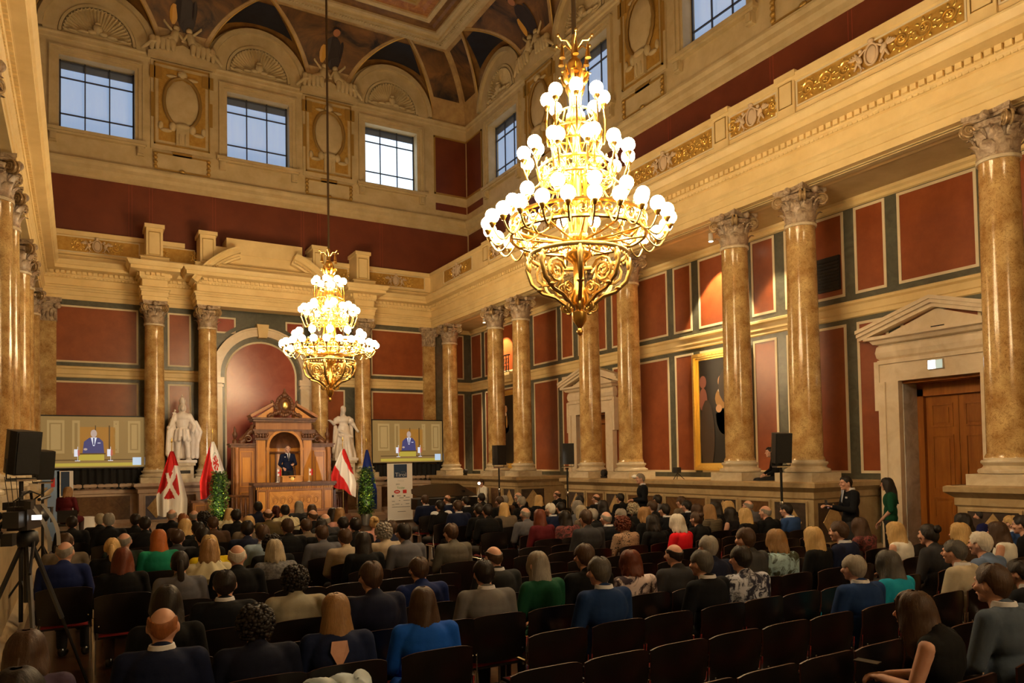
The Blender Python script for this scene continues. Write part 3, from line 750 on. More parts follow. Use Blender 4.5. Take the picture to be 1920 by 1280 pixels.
cl=['yellow marble column in the far right corner, beside the right video screen','yellow marble column of the far right pair, the one left of the small balcony','yellow marble column of the far right pair, the one right of the small balcony',
 'yellow marble column standing in front of the far pedimented door','yellow marble column just right of the far pedimented door','yellow marble column covering the right part of the gold-framed portrait',
 'yellow marble column above the podium corner by the man with the phone','nearest yellow marble column, at the right edge, beside the big door']
for y,l in zip(COLY[:8],cl): column(.28,y,l)
for y in COLY[8:12]: column(.28,y,'yellow marble column of the right colonnade, out of view behind the camera','columns behind the camera')
for i,y in enumerate(COLY[:8]): column(XL-.28,y,['yellow marble column in the far left corner beside the left video screen','yellow marble column, second from the far end of the left colonnade','yellow marble column, third from the far end of the left colonnade','yellow marble column, fourth from the far end of the left colonnade','yellow marble column, fifth from the far end of the left colonnade','yellow marble column, sixth from the far end of the left colonnade','yellow marble column, seventh from the far end of the left colonnade','yellow marble column, eighth from the far end of the left colonnade'][i])
for x,l in zip(ca,('front wall column left of the crowned statue','front wall column right of the crowned statue','front wall column left of the robed female statue','front wall column right of the robed female statue')): column(x,-.68,'yellow marble '+l)
# corner pilasters
for x,lab in((-.14,'flat yellow marble pilaster with capital in the far right corner'),(XL+.14,'flat yellow marble pilaster with capital in the far left corner')):
    o=thing('marble_pilaster',lab,'pilaster',(x,-.0,0))
    part('shaft',MB().box((-.24,-.14,1.9),(.24,.0,6.55)),colm,o); 
    c_=MB(); c_.box((-.26,-.16,6.55),(.26,0,7.1)); c_.box((-.38,-.24,7.15),(.38,0,7.27)); c_.box((-.33,-.2,7.08),(.33,0,7.15))
    for k in range(5): c_.ell((-.2+.1*k,-.17,6.72+.08*(k%2)),(.05,.04,.14),6,4)
    for k in(-1,1): c_.ell((k*.27,-.19,7.02),(.1,.05,.1),10,6)
    part('capital',c_,capm,o,50); part('base',MB().box((-.3,-.2,1.55),(.3,0,1.9)),basem,o)

# ---------------------------------------------------------------- doors, portraits
dn_i=[0]
def door(c,label_extra):
    dn_i[0]+=1
    # frame
    q=MB()
    for s_ in(-1,1):
        q.box((AR-.14,c+s_*.75,0),(AR,c+s_*1.12,3.45)); q.box((AR-.18,c+s_*1.0,0),(AR-.02,c+s_*1.14,3.45)); q.box((AR-.17,c+s_*1.12,2.9),(AR,c+s_*1.22,3.86))
    q.box((AR-.14,c-1.12,3.45),(AR,c+1.12,3.86)); q.box((AR-.18,c-1.14,3.8),(AR,c+1.14,3.88))
    q.sweep([(AR,c+1.12),(AR-.1,c+1.12),(AR-.1,c-1.12),(AR,c-1.12)],[(0,3.88),(.05,3.93),(.07,4.03),(.05,4.14),(0,4.2)],side=1)
    o=struct('door_%d'%dn_i[0],q,doorm)
    # pediment
    g=MB(); g.poly([(AR-.1,c+1.2,4.3),(AR-.1,c-1.2,4.3),(AR-.1,c,4.72)],(.1,0,0)); part('tympanum',g,doorm,o)
    g=MB(); g.sweep([(AR,c+1.12),(AR-.14,c+1.12),(AR-.14,c-1.12),(AR,c-1.12)],[(0,4.18),(.08,4.2),(.12,4.26),(.2,4.28),(.2,4.34),(0,4.36)]); part('pediment_cornice',g,doorm,o)
    g=MB()
    for s_ in(-1,1):
        for d0,h0,h1 in((.34,.1,.17),(.3,.03,.1),(.24,-.04,.03)):
            y0_,y1_=c+s_*1.5,c; za,zb=4.34,4.78
            g.poly([(AR-d0,y0_,za+h0),(AR-d0,y0_,za+h1),(AR-d0,y1_,zb+h1),(AR-d0,y1_,zb+h0)],(d0-.02,0,0))
    part('raking_cornice',g,doorm,o)
    part('wall_slot',MB().box((AR-.115,c-.14,4.36),(AR-.09,c+.1,4.4)),darkm,o)
    # reveal
    g=MB(); g.box((AR,c+.75,0),(AR+.45,c+.74,3.45)); part('pale_reveal',g,whitem,o,label='pale grey marble door reveal')
    g=MB(); g.box((AR+.45,c+.76,0),(AR+.62,c+.62,3.3)); g.box((AR+.45,c-.76,0),(AR+.62,c-.62,3.3)); g.box((AR+.45,c-.76,3.16),(AR+.62,c+.76,3.3)); g.box((AR+.45,c-.76,3.3),(AR+.6,c+.76,3.45)); g.box((AR-.0,c-.75,3.4),(AR+.5,c+.75,3.45)); part('wooden_frame',g,doorw,o)
    for s_ in(-1,1):
        y0_,y1_=(c+.62,c+.005) if s_>0 else (c-.005,c-.62)
        g=MB(); g.box((AR+.54,y1_,0.02),(AR+.6,y0_,3.16)); d=part('door_leaf',g,doorw,o)
        f=MB(); pl=lambda u,v,t:(AR+.54-t,u,v)
        for v0,v1 in((2.55,3.0),(1.35,2.4),(.3,1.2)):
            frame_rect(f,pl,y1_+.1,y0_-.1,v0,v1,.035,.018); f.box((AR+.525,y1_+.18,v0+.08),(AR+.54,y0_-.18,v1-.08))
        f.lathe([(.16,-.02),(.19,-.02),(.19,0),(.13,0),(.13,-.01)],20,(AR+.54,(y0_+y1_)/2,.75),ax='x')
        part('door_moulding',f,doorw,d)
        h=MB().lathe([(.0,-.09),(.03,-.085),(.03,-.05),(.012,-.045),(.012,0)],10,(AR+.54,c+s_*.06,1.15),ax='x'); part('door_knob',h,brass,d,60)
    struct_dark=MB().box((AR+.62,c-1.,0),(AR+.7,c+1.,3.6)); part('dark_backing',struct_dark,darkm,o)
    return o
door(-8.18,''); d2=door(-18.85,'')
# lit exit sign over the right door
t=thing('exit_sign','small lit white exit sign over the big door at right','sign',(AR-.14,-18.85,3.68))
part('housing',MB().box((-.05,-.14,-.085),(.0,.14,.085)),mat('sign_housing',rgb(220,222,224),.4),t)
part('lit_panel',MB().box((-.053,-.005,-.078),(-.05,.13,.078)),mat('sign_light',(1,1,1),.3,emit=(.9,.95,1),es=5),t)
part('side_panel',MB().box((-.053,-.13,-.078),(-.05,-.02,.078)),mat('sign_side',rgb(206,220,214),.3,emit=(.5,.7,.65),es=.6),t)
# gold framed portraits
def portrait(y,z,w_,h_,lab,woman):
    t=thing('portrait',lab,'painting',(AR-.02,y,z))
    f=MB()
    for i,(o,th) in enumerate(((0,.05),(.045,.1),(.09,.14),(.13,.09))):
        pl=lambda u,v,tt:(-tt,u,v)
        frame_rect(f,pl,-w_/2-o-.05,w_/2+o+.05,-h_/2-o-.05,h_/2+o+.05,.052,th)
    n=26
    for i in range(n):
        for s_ in(-1,1): f.ell((-.13,s_*(w_/2+.11),-h_/2+h_*(i+.5)/n),(.02,.022,.035),6,4)
    for i in range(12):
        for s_ in(-1,1): f.ell((-.13,-w_/2+w_*(i+.5)/12,s_*(h_/2+.11)),(.02,.035,.022),6,4)
    part('gilt_frame',f,goldr,t,50)
    part('canvas',MB().box((-.03,-w_/2,-h_/2),(0,w_/2,h_/2)),mat('dark_canvas',rgb(44,34,28),.35,kind='noise',col2=rgb(24,20,18),scale=1.5),t)
    g=MB(); X=-.032
    def bl(u,v,ru,rv,mi,n=14): g.add([(X-.002*mi,u+ru*math.cos(2*PI*k/n),v+rv*math.sin(2*PI*k/n)) for k in range(n)],[tuple(range(n))[::-1]],mi)
    if woman:
        bl(-.05,-.75,.5,.8,0);bl(-.05,-.1,.26,.5,0); bl(-.3,.6,.4,.5,5); bl(.5,-.6,.25,.9,5); bl(.0,.3,.22,.26,1); bl(.02,.72,.1,.14,2); bl(.02,.8,.13,.12,0); bl(.1,.05,.1,.1,2); bl(.62,.3,.14,.3,3); bl(.62,.75,.12,.16,3); bl(.02,.5,.1,.05,4)
    else:
        bl(0,-.5,.3,.8,0); bl(0,.25,.26,.4,0); bl(0,.75,.1,.14,2); bl(0,.56,.07,.06,4); bl(.1,-.05,.06,.06,2); bl(-.05,.3,.05,.25,1)
    part('painted_figure',g,[mat('oil_black',rgb(20,18,18),.4),mat('oil_gold',rgb(172,130,72),.4),mat('oil_skin',rgb(206,160,120),.4),mat('oil_rose',rgb(150,92,78),.4),mat('oil_white',rgb(220,210,190),.4),mat('oil_brown',rgb(62,48,38),.4)],t)
    return t
portrait(-13.5,3.2,1.5,2.6,'gold-framed portrait of a woman in a dark gown on the red wall',True)
portrait(-2.85,3.2,1.3,2.5,'gold-framed portrait of a dark-suited figure, seen between the far columns',False)
# small balcony niche above far portrait
t=thing('balcony_grille','small balcony with dark wrought grille above the far portrait','balcony',(AR,-2.85,5.35))
q=MB().box((-.35,-.8,-.2),(0,.8,-.1)); q.box((-.3,-.75,-.32),(0,.75,-.2)); q.box((-.22,-.7,-.42),(0,.7,-.32)); part('slab',q,plaster,t)
q=MB()
for i in range(9): 
    y=-.7+.175*i; q.box((-.32,y-.01,-.1),(-.3,y+.01,.5))
    if i<8:
        for zz in(.05,.32): q.tube([(-.31,y+.0875+.07*math.cos(a),zz+.09*math.sin(a)) for a in [2*PI*k/12 for k in range(12)]],.01,4,closed=True)
q.box((-.34,-.76,.5),(-.28,.76,.54)); q.box((-.33,-.76,-.1),(-.29,.76,-.07)); part('grille',q,darkm,t)
def lamp_spot(loc,tgt,power,size,name,blend=.5):
    l=bpy.data.lights.new(name,'SPOT'); l.energy=power; l.spot_size=size; l.spot_blend=blend; l.color=(1,.72,.4); l.shadow_soft_size=.04
    o=bpy.data.objects.new(name,l); sc.collection.objects.link(o); o.location=loc; o.rotation_euler=(Vector(tgt)-Vector(loc)).to_track_quat('-Z','Y').to_euler(); return o
for y,lab in((-14.1,'small ceiling spotlight in the aisle soffit beside a column capital'),(-2.85,'small spotlight above the far balcony')):
    t=thing('spotlight',lab,'spotlight',(.85,y,7.2)); part('housing',MB().lathe([(.05,.1),(.055,0),(.06,-.08),(.05,-.09)],16),mat('white_metal',rgb(220,220,214),.4),t,50)
    part('lens',MB().lathe([(.0,-.1),(.05,-.095)],16,cap=False),mat('lamp_lens',(1,1,1),.3,emit=(1,.8,.55),es=30),t)
lamp_spot((1.05,-13.7,7.1),(1.75,-13.5,5.2),900,R(70),'portrait_spot',.25); lamp_spot((1.05,-2.85,7.1),(1.75,-2.85,5.2),900,R(70),'balcony_spot',.25); lamp_spot((1.05,-15.6,7.1),(1.75,-14.9,4.4),500,R(48),'portrait_spot',.7)

# ---------------------------------------------------------------- chandeliers
def chandelier(loc,label,ztop):
    t=thing('chandelier',label,'chandelier',loc,0)
    Z=lambda z:z-3.62
    # central stem
    part('stem',MB().lathe([(.0,0),(.03,.02),(.045,.06),(.02,.1),(.05,.14),(.09,.2),(.1,.3),(.05,.33),(.06,.38),(.12,.42),(.13,.5),(.1,.6),(.07,.62),(.07,.9),(.1,.95),(.16,1.0),(.17,1.06),(.1,1.1),(.1,1.2),(.13,1.24),(.13,1.3),(.08,1.36),(.06,1.5),(.06,2.0),(.09,2.04),(.09,2.1),(.05,2.2),(.05,2.6),(.12,2.65),(.14,2.72),(.12,2.85),(.07,2.95),(.09,3.1),(.13,3.2),(.1,3.3),(.05,3.36),(.07,3.44),(.1,3.5),(.08,3.56),(.035,3.6),(.05,3.7),(.03,3.9)],14),gold,t,60)
    part('rod',MB().lathe([(.022,3.85),(.022,ztop-loc[2])],8)if 0 else MB().tube([(0,0,3.85),(0,0,ztop-loc[2])],.03,8),mat('dark_bronze',(.16,.11,.06),.4,.8),t,60)
    # crown of small arms with bells
    for k in range(6):
        a=2*PI*k/6; c,s_=math.cos(a),math.sin(a)
        g=MB().tube([(.03*c,.03*s_,3.7),(.12*c,.12*s_,3.8),(.2*c,.2*s_,3.78),(.24*c,.24*s_,3.82)],[.014,.012,.012,.008],6); g.ell((.25*c,.25*s_,3.83),.022,8,6)
        g.lathe([(.0,3.76),(.012,3.72),(.03,3.58),(.04,3.55),(.0,3.55)],8,(.19*c,.19*s_,0)); g.lathe([(.0,3.5),(.012,3.46),(.03,3.4),(.04,3.36),(.0,3.36)],8,(.13*c,.13*s_,0))
        part('crown_arm',g,gold,t,60)
    g=MB()
    for k in range(8):
        a=2*PI*k/8; c,s_=math.cos(a),math.sin(a); g.tube([(.05*c,.05*s_,3.2),(.13*c,.13*s_,3.28),(.17*c,.17*s_,3.38),(.21*c,.21*s_,3.37)],[.03,.035,.03,.01],5)
    part('leaf_crown',g,gold,t,60)
    # lattice basket top
    g=MB()
    for z,r in((2.25,.24),(2.45,.32),(2.62,.33),(2.85,.24)): g.tube([(r*math.cos(a),r*math.sin(a),z) for a in [2*PI*i/28 for i in range(28)]],.014,5,closed=True)
    for k in range(16):
        a=2*PI*k/16; 
        for d_ in(-1,1):
            g.tube([((r)*math.cos(a+d_*tt),(r)*math.sin(a+d_*tt),z) for r,z,tt in((.24,2.25,0),(.32,2.45,.2),(.33,2.62,.39),(.24,2.85,.39))],.009,4)
    part('lattice_basket',g,gold,t,60)
    # filigree rings
    def fil(r,z0,z1,n,name,th=.014):
        g=MB()
        for z in(z0,z1,): g.tube([(r*math.cos(a),r*math.sin(a),z) for a in [2*PI*i/60 for i in range(60)]],th*1.5,5,closed=True)
        h=(z1-z0)
        for k in range(n):
            a=2*PI*(k+.5)/n; P=[]
            for i in range(12):
                u=i/11; q=h*.42*(1-.75*u); b_=u*3.2*PI*(1 if k%2 else -1); aa=a+q*math.cos(b_)/r; P.append((r*math.cos(aa),r*math.sin(aa),(z0+z1)/2+q*math.sin(b_)))
            g.tube(P,th*.75,4)
            aa=2*PI*k/n; g.ell((r*math.cos(aa),r*math.sin(aa),z1+.03),(.016,.016,.035),6,4)
        part(name,g,gold,t,60)
    fil(.86,1.27,1.47,34,'filigree_ring',.016); fil(.46,1.98,2.16,20,'filigree_ring',.013)
    # spokes
    g=MB()
    for k in range(12):
        a=2*PI*k/12; g.tube([(.1*math.cos(a),.1*math.sin(a),1.2),(.5*math.cos(a),.5*math.sin(a),1.22),(.86*math.cos(a),.86*math.sin(a),1.27)],[.02,.014,.012],6)
        g.tube([(.08*math.cos(a),.08*math.sin(a),2.05),(.46*math.cos(a),.46*math.sin(a),2.0)],.01,5)
        g.tube([(.1*math.cos(a+.2),.1*math.sin(a+.2),1.3),(.16*math.cos(a+.2),.16*math.sin(a+.2),1.7),(.09*math.cos(a+.2),.09*math.sin(a+.2),2.2)],.012,5)
    part('spokes',g,gold,t,60)
    # bowl
    g=MB().tube([(.62*math.cos(a),.62*math.sin(a),1.02) for a in [2*PI*i/48 for i in range(48)]],.03,6,closed=True)
    for i in range(48): a=2*PI*i/48; g.ell((.62*math.cos(a),.62*math.sin(a),.97),(.015,.015,.03),5,4)
    part('bowl_ring',g,brass,t,60)
    for k in range(8):
        a=2*PI*k/8+.2; c,s_=math.cos(a),math.sin(a); g=MB()
        P=[(.62,1.0),(.66,.86),(.6,.68),(.46,.55),(.3,.5),(.2,.42),(.12,.36)]; g.tube([(r*c,r*s_,z) for r,z in P],[.026,.03,.03,.026,.026,.03,.03],6)
        P=[(.4+.17*(1-.8*u)*math.cos(PI*.9-u*4.2*PI),.78+.17*(1-.8*u)*math.sin(PI*.9-u*4.2*PI)) for u in [i/20 for i in range(21)]]; g.tube([(r*c,r*s_,z) for r,z in P],[.02]*14+[.014]*7,5)
        P=[(.2+.1*(1-.8*u)*math.cos(-u*4*PI),.6+.1*(1-.8*u)*math.sin(-u*4*PI)) for u in [i/16 for i in range(17)]]; g.tube([(r*c,r*s_,z) for r,z in P],.014,5)
        g.ell((.64*c,.64*s_,.9),(.04,.04,.1),7,5); g.ell((.5*c,.5*s_,.6),(.05,.05,.03),7,5)
        P=[(.17+.07*(1-.8*u)*math.cos(PI*.5-u*4*PI),.36+.07*(1-.8*u)*math.sin(PI*.5-u*4*PI)) for u in [i/16 for i in range(17)]]; g.tube([(r*c,r*s_,z) for r,z in P],.016,5)
        part('bowl_scroll',g,brass,t,60)
    gm=MB().ell((0,0,.088),(.088,.088,.088),16,12); gme=gm.mesh('globe',globe,180)
    cup=MB().lathe([(.0,-.05),(.02,-.045),(.03,-.02),(.045,0),(.045,.015),(.03,.02)],10).mesh('lamp_cup',gold,60)
    def arms(n,r0_,z0,r1,z1,dip,off,drop=0):
        P=[]
        for i in range(12):
            u=i/11; P.append((r0_+(r1-r0_)*min(1,u*1.25)+.03*math.sin(u*PI),0,z0+(z1-z0)*max(0,(u-.35)/.65)**1.3-dip*math.sin(min(1,u*1.35)*PI)))
        P[-1]=(r1,0,z1)
        ame=MB().tube(P,[.013]*11+[.01],6).mesh('lamp_arm',brass if r1>1 else gold,60)
        for k in range(n):
            a=2*PI*k/n+off
            o=link('lamp_arm',ame,t,rz=a); c_=link('lamp_cup',cup,o,loc=(r1,0,z1+.04)); g_=link('globe',gme,o,loc=(r1,0,z1+.05))
    arms(8,.3,2.5,.36,2.93,.04,.2)
    arms(12,.42,2.05,.68,2.2,.16,.1)
    arms(6,.40,2.1,.5,2.32,.08,.35)
    arms(12,.5,1.3,.84,1.58,.1,.15)
    arms(24,.86,1.33,1.15,1.3,.17,.07)
    return t
c1=chandelier((CX,-18.93,3.62),'large gilded chandelier with glowing globes, nearest the camera',17.9)
c2=dup(c1,(CX,-8.1,3.62),.1,'gilded chandelier hanging farther off, in front of the rostrum')
c3=dup(c1,(CX,-29.7,3.62),.2,'gilded chandelier behind the camera, out of view')

# ---------------------------------------------------------------- rostrum
ro=thing('rostrum','carved wooden rostrum with arched niche and broken pediment on the stage','rostrum',(-6.12,-1.6,0))
W=lambda g,n,m,sm=None: part(n,g,m,ro,sm)
W(MB().box((-1.75,-2.1,.0),(1.6,.35,.45)),'platform',woodD)
W(MB().box((-1.5,-2.35,.0),(1.4,-2.1,.22)),'step',woodD)
for s_ in(-1,1):
    g=MB(); g.box((s_*.58,-.25,.45),(s_*.9,.3,3.1)); g.box((s_*.56,-.28,.45),(s_*.93,.3,.75)); W(g,'pier',wood)
    g=MB(); g.box((s_*.62,-.262,1.2),(s_*.86,-.25,2.85)); W(g,'pilaster_panel',woodL)
    g=MB(); g.box((s_*.54,-.32,2.86),(s_*.95,.3,2.92)); g.box((s_*.54,-.34,3.06),(s_*.97,.3,3.14))
    for k in range(4): g.ell((s_*(.6+.09*k),-.31,2.99),(.05,.04,.08),6,5)
    g.ell((s_*.57,-.34,3.03),(.05,.03,.05)); g.ell((s_*.93,-.34,3.03),(.05,.03,.05)); W(g,'pier_capital',woodD,50)
    g=MB(); x0_,x1_=s_*.9,s_*1.58; g.box((x0_,-.1,.45),(x1_,.3,2.62)); W(g,'wing',wood)
    g=MB()
    for v0,v1 in((1.35,2.5),(.55,1.2)): frame_rect(g,lambda u,v,t_:(u,-.1-t_,v),min(s_*.97,s_*1.38),max(s_*.97,s_*1.38),v0,v1,.03,.03)
    g.box((min(s_*1.06,s_*1.3),-.12,1.5),(max(s_*1.06,s_*1.3),-.1,2.3)); W(g,'wing_panel',woodL)
    g=MB().lathe([(.07,.45),(.07,1.3),(.06,1.4),(.075,1.9),(.06,2.45),(.08,2.55),(.08,2.62)],12,(s_*1.48,-.16,0)); W(g,'wing_column',wood,50)
    g=MB(); g.box((s_*.88,-.16,2.62),(s_*1.66,.32,2.7)); g.box((s_*.88,-.2,2.7),(s_*1.7,.34,2.75)); W(g,'wing_cornice',woodD)
    g=MB().lathe([(.08,2.75),(.08,2.85),(.03,2.9),(.07,3.0),(.075,3.08),(.03,3.15),(.04,3.2),(.02,3.28),(.0,3.32)],10,(s_*1.5,.05,0)); W(g,'finial',woodD,60)
    g=MB(); 
    for k in range(9): u=k/8; g.ell((s_*(.98+.34*u),-.02,3.15-.34*u+.05*math.sin(6*u)),(.09,.09,.1),7,5)
    g.tube([(s_*(1.12+.12*math.cos(a)*(1-a/14)),-.1,2.9+.12*math.sin(a)*(1-a/14)) for a in [i*.5 for i in range(20)]],.03,6); g.tube([(s_*.95,0,3.35),(s_*1.0,0,3.2),(s_*1.15,0,3.05),(s_*1.36,0,2.85)],.06,6); W(g,'carved_scroll',woodD,60)
# arch surround and vault
g=MB(); n=20
def ar(r,y): return [(r*math.cos(PI-PI*i/n),y,2.62+r*math.sin(PI-PI*i/n)) for i in range(n+1)]
A=ar(.54,-.25);B=[(-.6,-.25,2.62),(-.6,-.25,3.2),(.6,-.25,3.2),(.6,-.25,2.62)]
vs=ar(.54,-.25)+[( -.6+1.2*i/n if 1 else 0,-.25,3.2) for i in range(n+1)]
g.add(vs,[(i,i+1,n+2+i,n+1+i) for i in range(n)]); g.add([(-.6,-.25,2.62),(-.54,-.25,2.62),(-.6,-.25,3.2)],[(0,1,2)]); g.add([(.6,-.25,2.62),(.54,-.25,2.62),(.6,-.25,3.2)],[(0,2,1)])
W(g,'arch_face',wood)
g=MB(); vs=ar(.5,-.29)+ar(.58,-.29)+ar(.5,-.2); k=n+1; g.add(vs,[(i,i+1,k+i+1,k+i) for i in range(n)]+[(i,2*k+i,2*k+i+1,i+1) for i in range(n)]); 
for s_ in(-1,1): g.box((s_*.5,-.29,.45),(s_*.58,-.2,2.62)); g.box((s_*.48,-.32,2.52),(s_*.6,-.2,2.6))
W(g,'archivolt',woodL,50)
g=MB(); g.grid(lambda u,v:(-.52*math.cos(PI*u),-.2+.6*math.sin(PI*u),.45+2.15*v),14,1); W(g,'niche_wall',woodL,180)
g=MB(); g.grid(lambda u,v:(-.52*math.cos(PI*u)*math.cos(v*PI/2),-.2+.6*math.sin(PI*u)*math.cos(v*PI/2)*.95,2.6+.52*math.sin(v*PI/2)),14,8); W(g,'niche_vault',woodD,180)
g=MB(); g.tube([(-.5*math.cos(PI*u),-.2+.57*math.sin(PI*u),2.45) for u in [i/14 for i in range(15)]],.04,6)
for u in(.2,.4,.6,.8): g.box((-.5*math.cos(PI*u)-.02,-.2+.55*math.sin(PI*u)-.02,.45),(-.5*math.cos(PI*u)+.02,-.2+.57*math.sin(PI*u)+.02,2.4))
W(g,'niche_moulding',woodD,60)
g=MB(); g.box((-.9,-.2,3.14),(.9,.3,3.45)); W(g,'frieze',wood)
g=MB(); g.box((-1.0,-.32,3.45),(1.0,.32,3.52)); g.box((-1.04,-.38,3.52),(1.04,.34,3.58)); g.box((-1.,-.3,3.14),(1.,.3,3.2)); W(g,'cornice',woodD)
for s_ in(-1,1):
    g=MB(); g.poly([(s_*1.06,-.36,3.58),(s_*.38,-.36,3.98),(s_*.38,-.36,4.07),(s_*1.1,-.36,3.66)],(0,.6,0)); W(g,'pediment_rake',wood)
    g=MB(); g.poly([(s_*.9,-.25,3.58),(s_*.35,-.25,3.58),(s_*.35,-.25,3.95)],(0,.5,0)); W(g,'pediment_field',woodL)
g=MB(); g.ell((0,-.3,3.98),(.2,.08,.26)); g.ell((0,-.36,3.98),(.13,.05,.17)); 
for k in range(22):
    a=2*PI*k/22; g.ell((.25*math.cos(a),-.28,3.98+.32*math.sin(a)),(.06,.05,.07),6,5)
for s_ in(-1,1):
    for k in range(7): g.ell((s_*(.15+.06*k),-.3,3.78-.025*k+.02*(k%2)),(.06,.06,.07),6,5)
    for k in range(5): g.ell((s_*(.28+.03*k),-.28,3.9+.05*k),(.05,.04,.06),6,5)
g.lathe([(.1,4.28),(.12,4.33),(.08,4.38),(.05,4.41),(.03,4.46),(.035,4.5),(.0,4.56)],10,(0,-.3,0)); W(g,'carved_crest',woodD,60)
W(MB().ell((0,-.4,3.98),(.09,.03,.12)),'crest_shield',goldr,60)
# desk front
q=MB(); q.box((-1.2,-1.62,.45),(1.2,-1.56,1.42)); q.box((-1.2,-1.62,.45),(-1.14,-1.0,1.42)); q.box((1.14,-1.62,.45),(1.2,-1.0,1.42)); W(q,'desk_body',wood)
q=MB(); q.box((-1.28,-1.72,1.42),(1.28,-1.0,1.5)); q.box((-1.24,-1.68,1.37),(1.24,-1.3,1.42)); W(q,'desk_top',woodD)
q=MB()
for i in range(44): q.box((-1.2+2.4*i/44,-1.66,1.3),(-1.2+2.4*i/44+.035,-1.62,1.37))
W(q,'desk_flutes',woodL)
q=MB(); q.box((-.8,-1.635,.66),(.8,-1.62,1.22)); W(q,'desk_inlay_panel',inlay)
q=MB()
for s_ in(-1,1): q.box((s_*.92,-1.635,.66),(s_*1.12,-1.62,1.22))
W(q,'desk_side_panel',woodL)
q=MB(); pl=lambda u,v,t_:(u,-1.62-t_,v); frame_rect(q,pl,-.86,.86,.6,1.28,.04,.035); frame_rect(q,pl,-1.17,-.88,.6,1.28,.03,.035); frame_rect(q,pl,.88,1.17,.6,1.28,.03,.035); q.box((-1.26,-1.68,.42),(1.26,-1.6,.56)); W(q,'desk_moulding',wood)
q=MB()
for s_ in(-1,1):
    for k in range(3): 
        a0=.35*k; q.tube([(s_*(.18+.22*k)+.1*math.cos(a)*(1-a/18),-1.64,.95+.14*math.sin(a)*(1-a/18)) for a in [i*.5 for i in range(22)]],.008,4)
W(q,'desk_inlay_scroll',wood,60)
for s_ in(-1,1): # turned stair balustrades
    q=MB()
    for k in range(6): q.lathe([(.03,0),(.05,.1),(.02,.2),(.045,.45),(.02,.6),(.03,.7)],8,(s_*(1.3+.11*k),-1.3+.12*k,.35))
    q.tube([(s_*1.26,-1.36,1.1),(s_*1.9,-.62,1.1)],.04,6); q.box((s_*1.24,-1.4,.2),(s_*1.34,-1.3,1.4)); q.box((s_*1.86,-.7,.0),(s_*1.96,-.6,1.3)); q.box((min(s_*1.24,s_*1.96),-1.4,0),(max(s_*1.24,s_*1.96),-.6,.32)); W(q,'stair_balustrade',woodD if s_<0 else mat('red_brown_wood',rgb(92,44,28),.35),50)
W(MB().ell((1.3,-1.45,1.5),(.05,.05,.08)).lathe([(.03,1.3),(.02,1.5)],8,(1.3,-1.45,0)),'newel_finial',whitem,60)
le=thing('lectern','small pale wooden reading desk on top of the rostrum','lectern',(-6.18,-3.05,1.5))
q=MB(); q.poly([(-.3,0,0),(.3,0,0),(.3,0,.17),(.12,0,.17),(.06,0,.12),(-.06,0,.12),(-.12,0,.17),(-.3,0,.17)],(0,.3,0)); part('desk_box',q,woodL,le); part('desk_slope',MB().box((-.34,-.03,.17),(.34,.34,.2)),woodL,le)
part('desk_emblem',MB().lathe([(.0,-.012),(.06,-.01),(.07,0)],14,(0,0,.1),ax='y'),goldr,le)
# speech microphone
t=thing('microphone','thin black gooseneck microphone rising from the reading desk','microphone',(-6.05,-2.95,1.7)); part('gooseneck',MB().tube([(0,0,0),(0,0,.15),(-.02,.05,.25)],.006,6),black,t); part('capsule',MB().ell((-.02,.06,.26),(.012,.02,.012)),black,t)
flagR=mat('flag_red',rgb(206,34,30),.7); flagW=mat('flag_white',rgb(240,236,230),.7); flagB=mat('flag_blue',rgb(24,50,140),.7); flagY=mat('flag_yellow',rgb(240,210,60),.6)
for x,n in((-6.66,'small red and white desk flag left of the reading desk'),(-5.68,'small red and white desk flag right of the reading desk')):
    t=thing('desk_flag',n,'flag',(x,-3.15,1.5)); part('stand',MB().lathe([(.05,0),(.05,.012),(.012,.02),(.006,.05),(.005,.42),(.01,.43),(.0,.45)],10),mat('white_metal',(0,0,0)),t,60)
    q=MB(); nn=8
    for i in range(nn):
        for j in range(6):
            u0_,u1_=i/nn,(i+1)/nn
            f=lambda u,v:(.005+.12*u,.02*math.sin(u*7),.2+.2*v)
            q.add([f(u0_,j/6),f(u1_,j/6),f(u1_,(j+1)/6),f(u0_,(j+1)/6)],[(0,1,2,3)],0 if i<nn*.5 else 1)
    part('cloth',q,[flagW,flagR],t,180); part('red_emblem',MB().ell((.04,-.012,.3),(.022,.012,.03)),flagR,t,60)

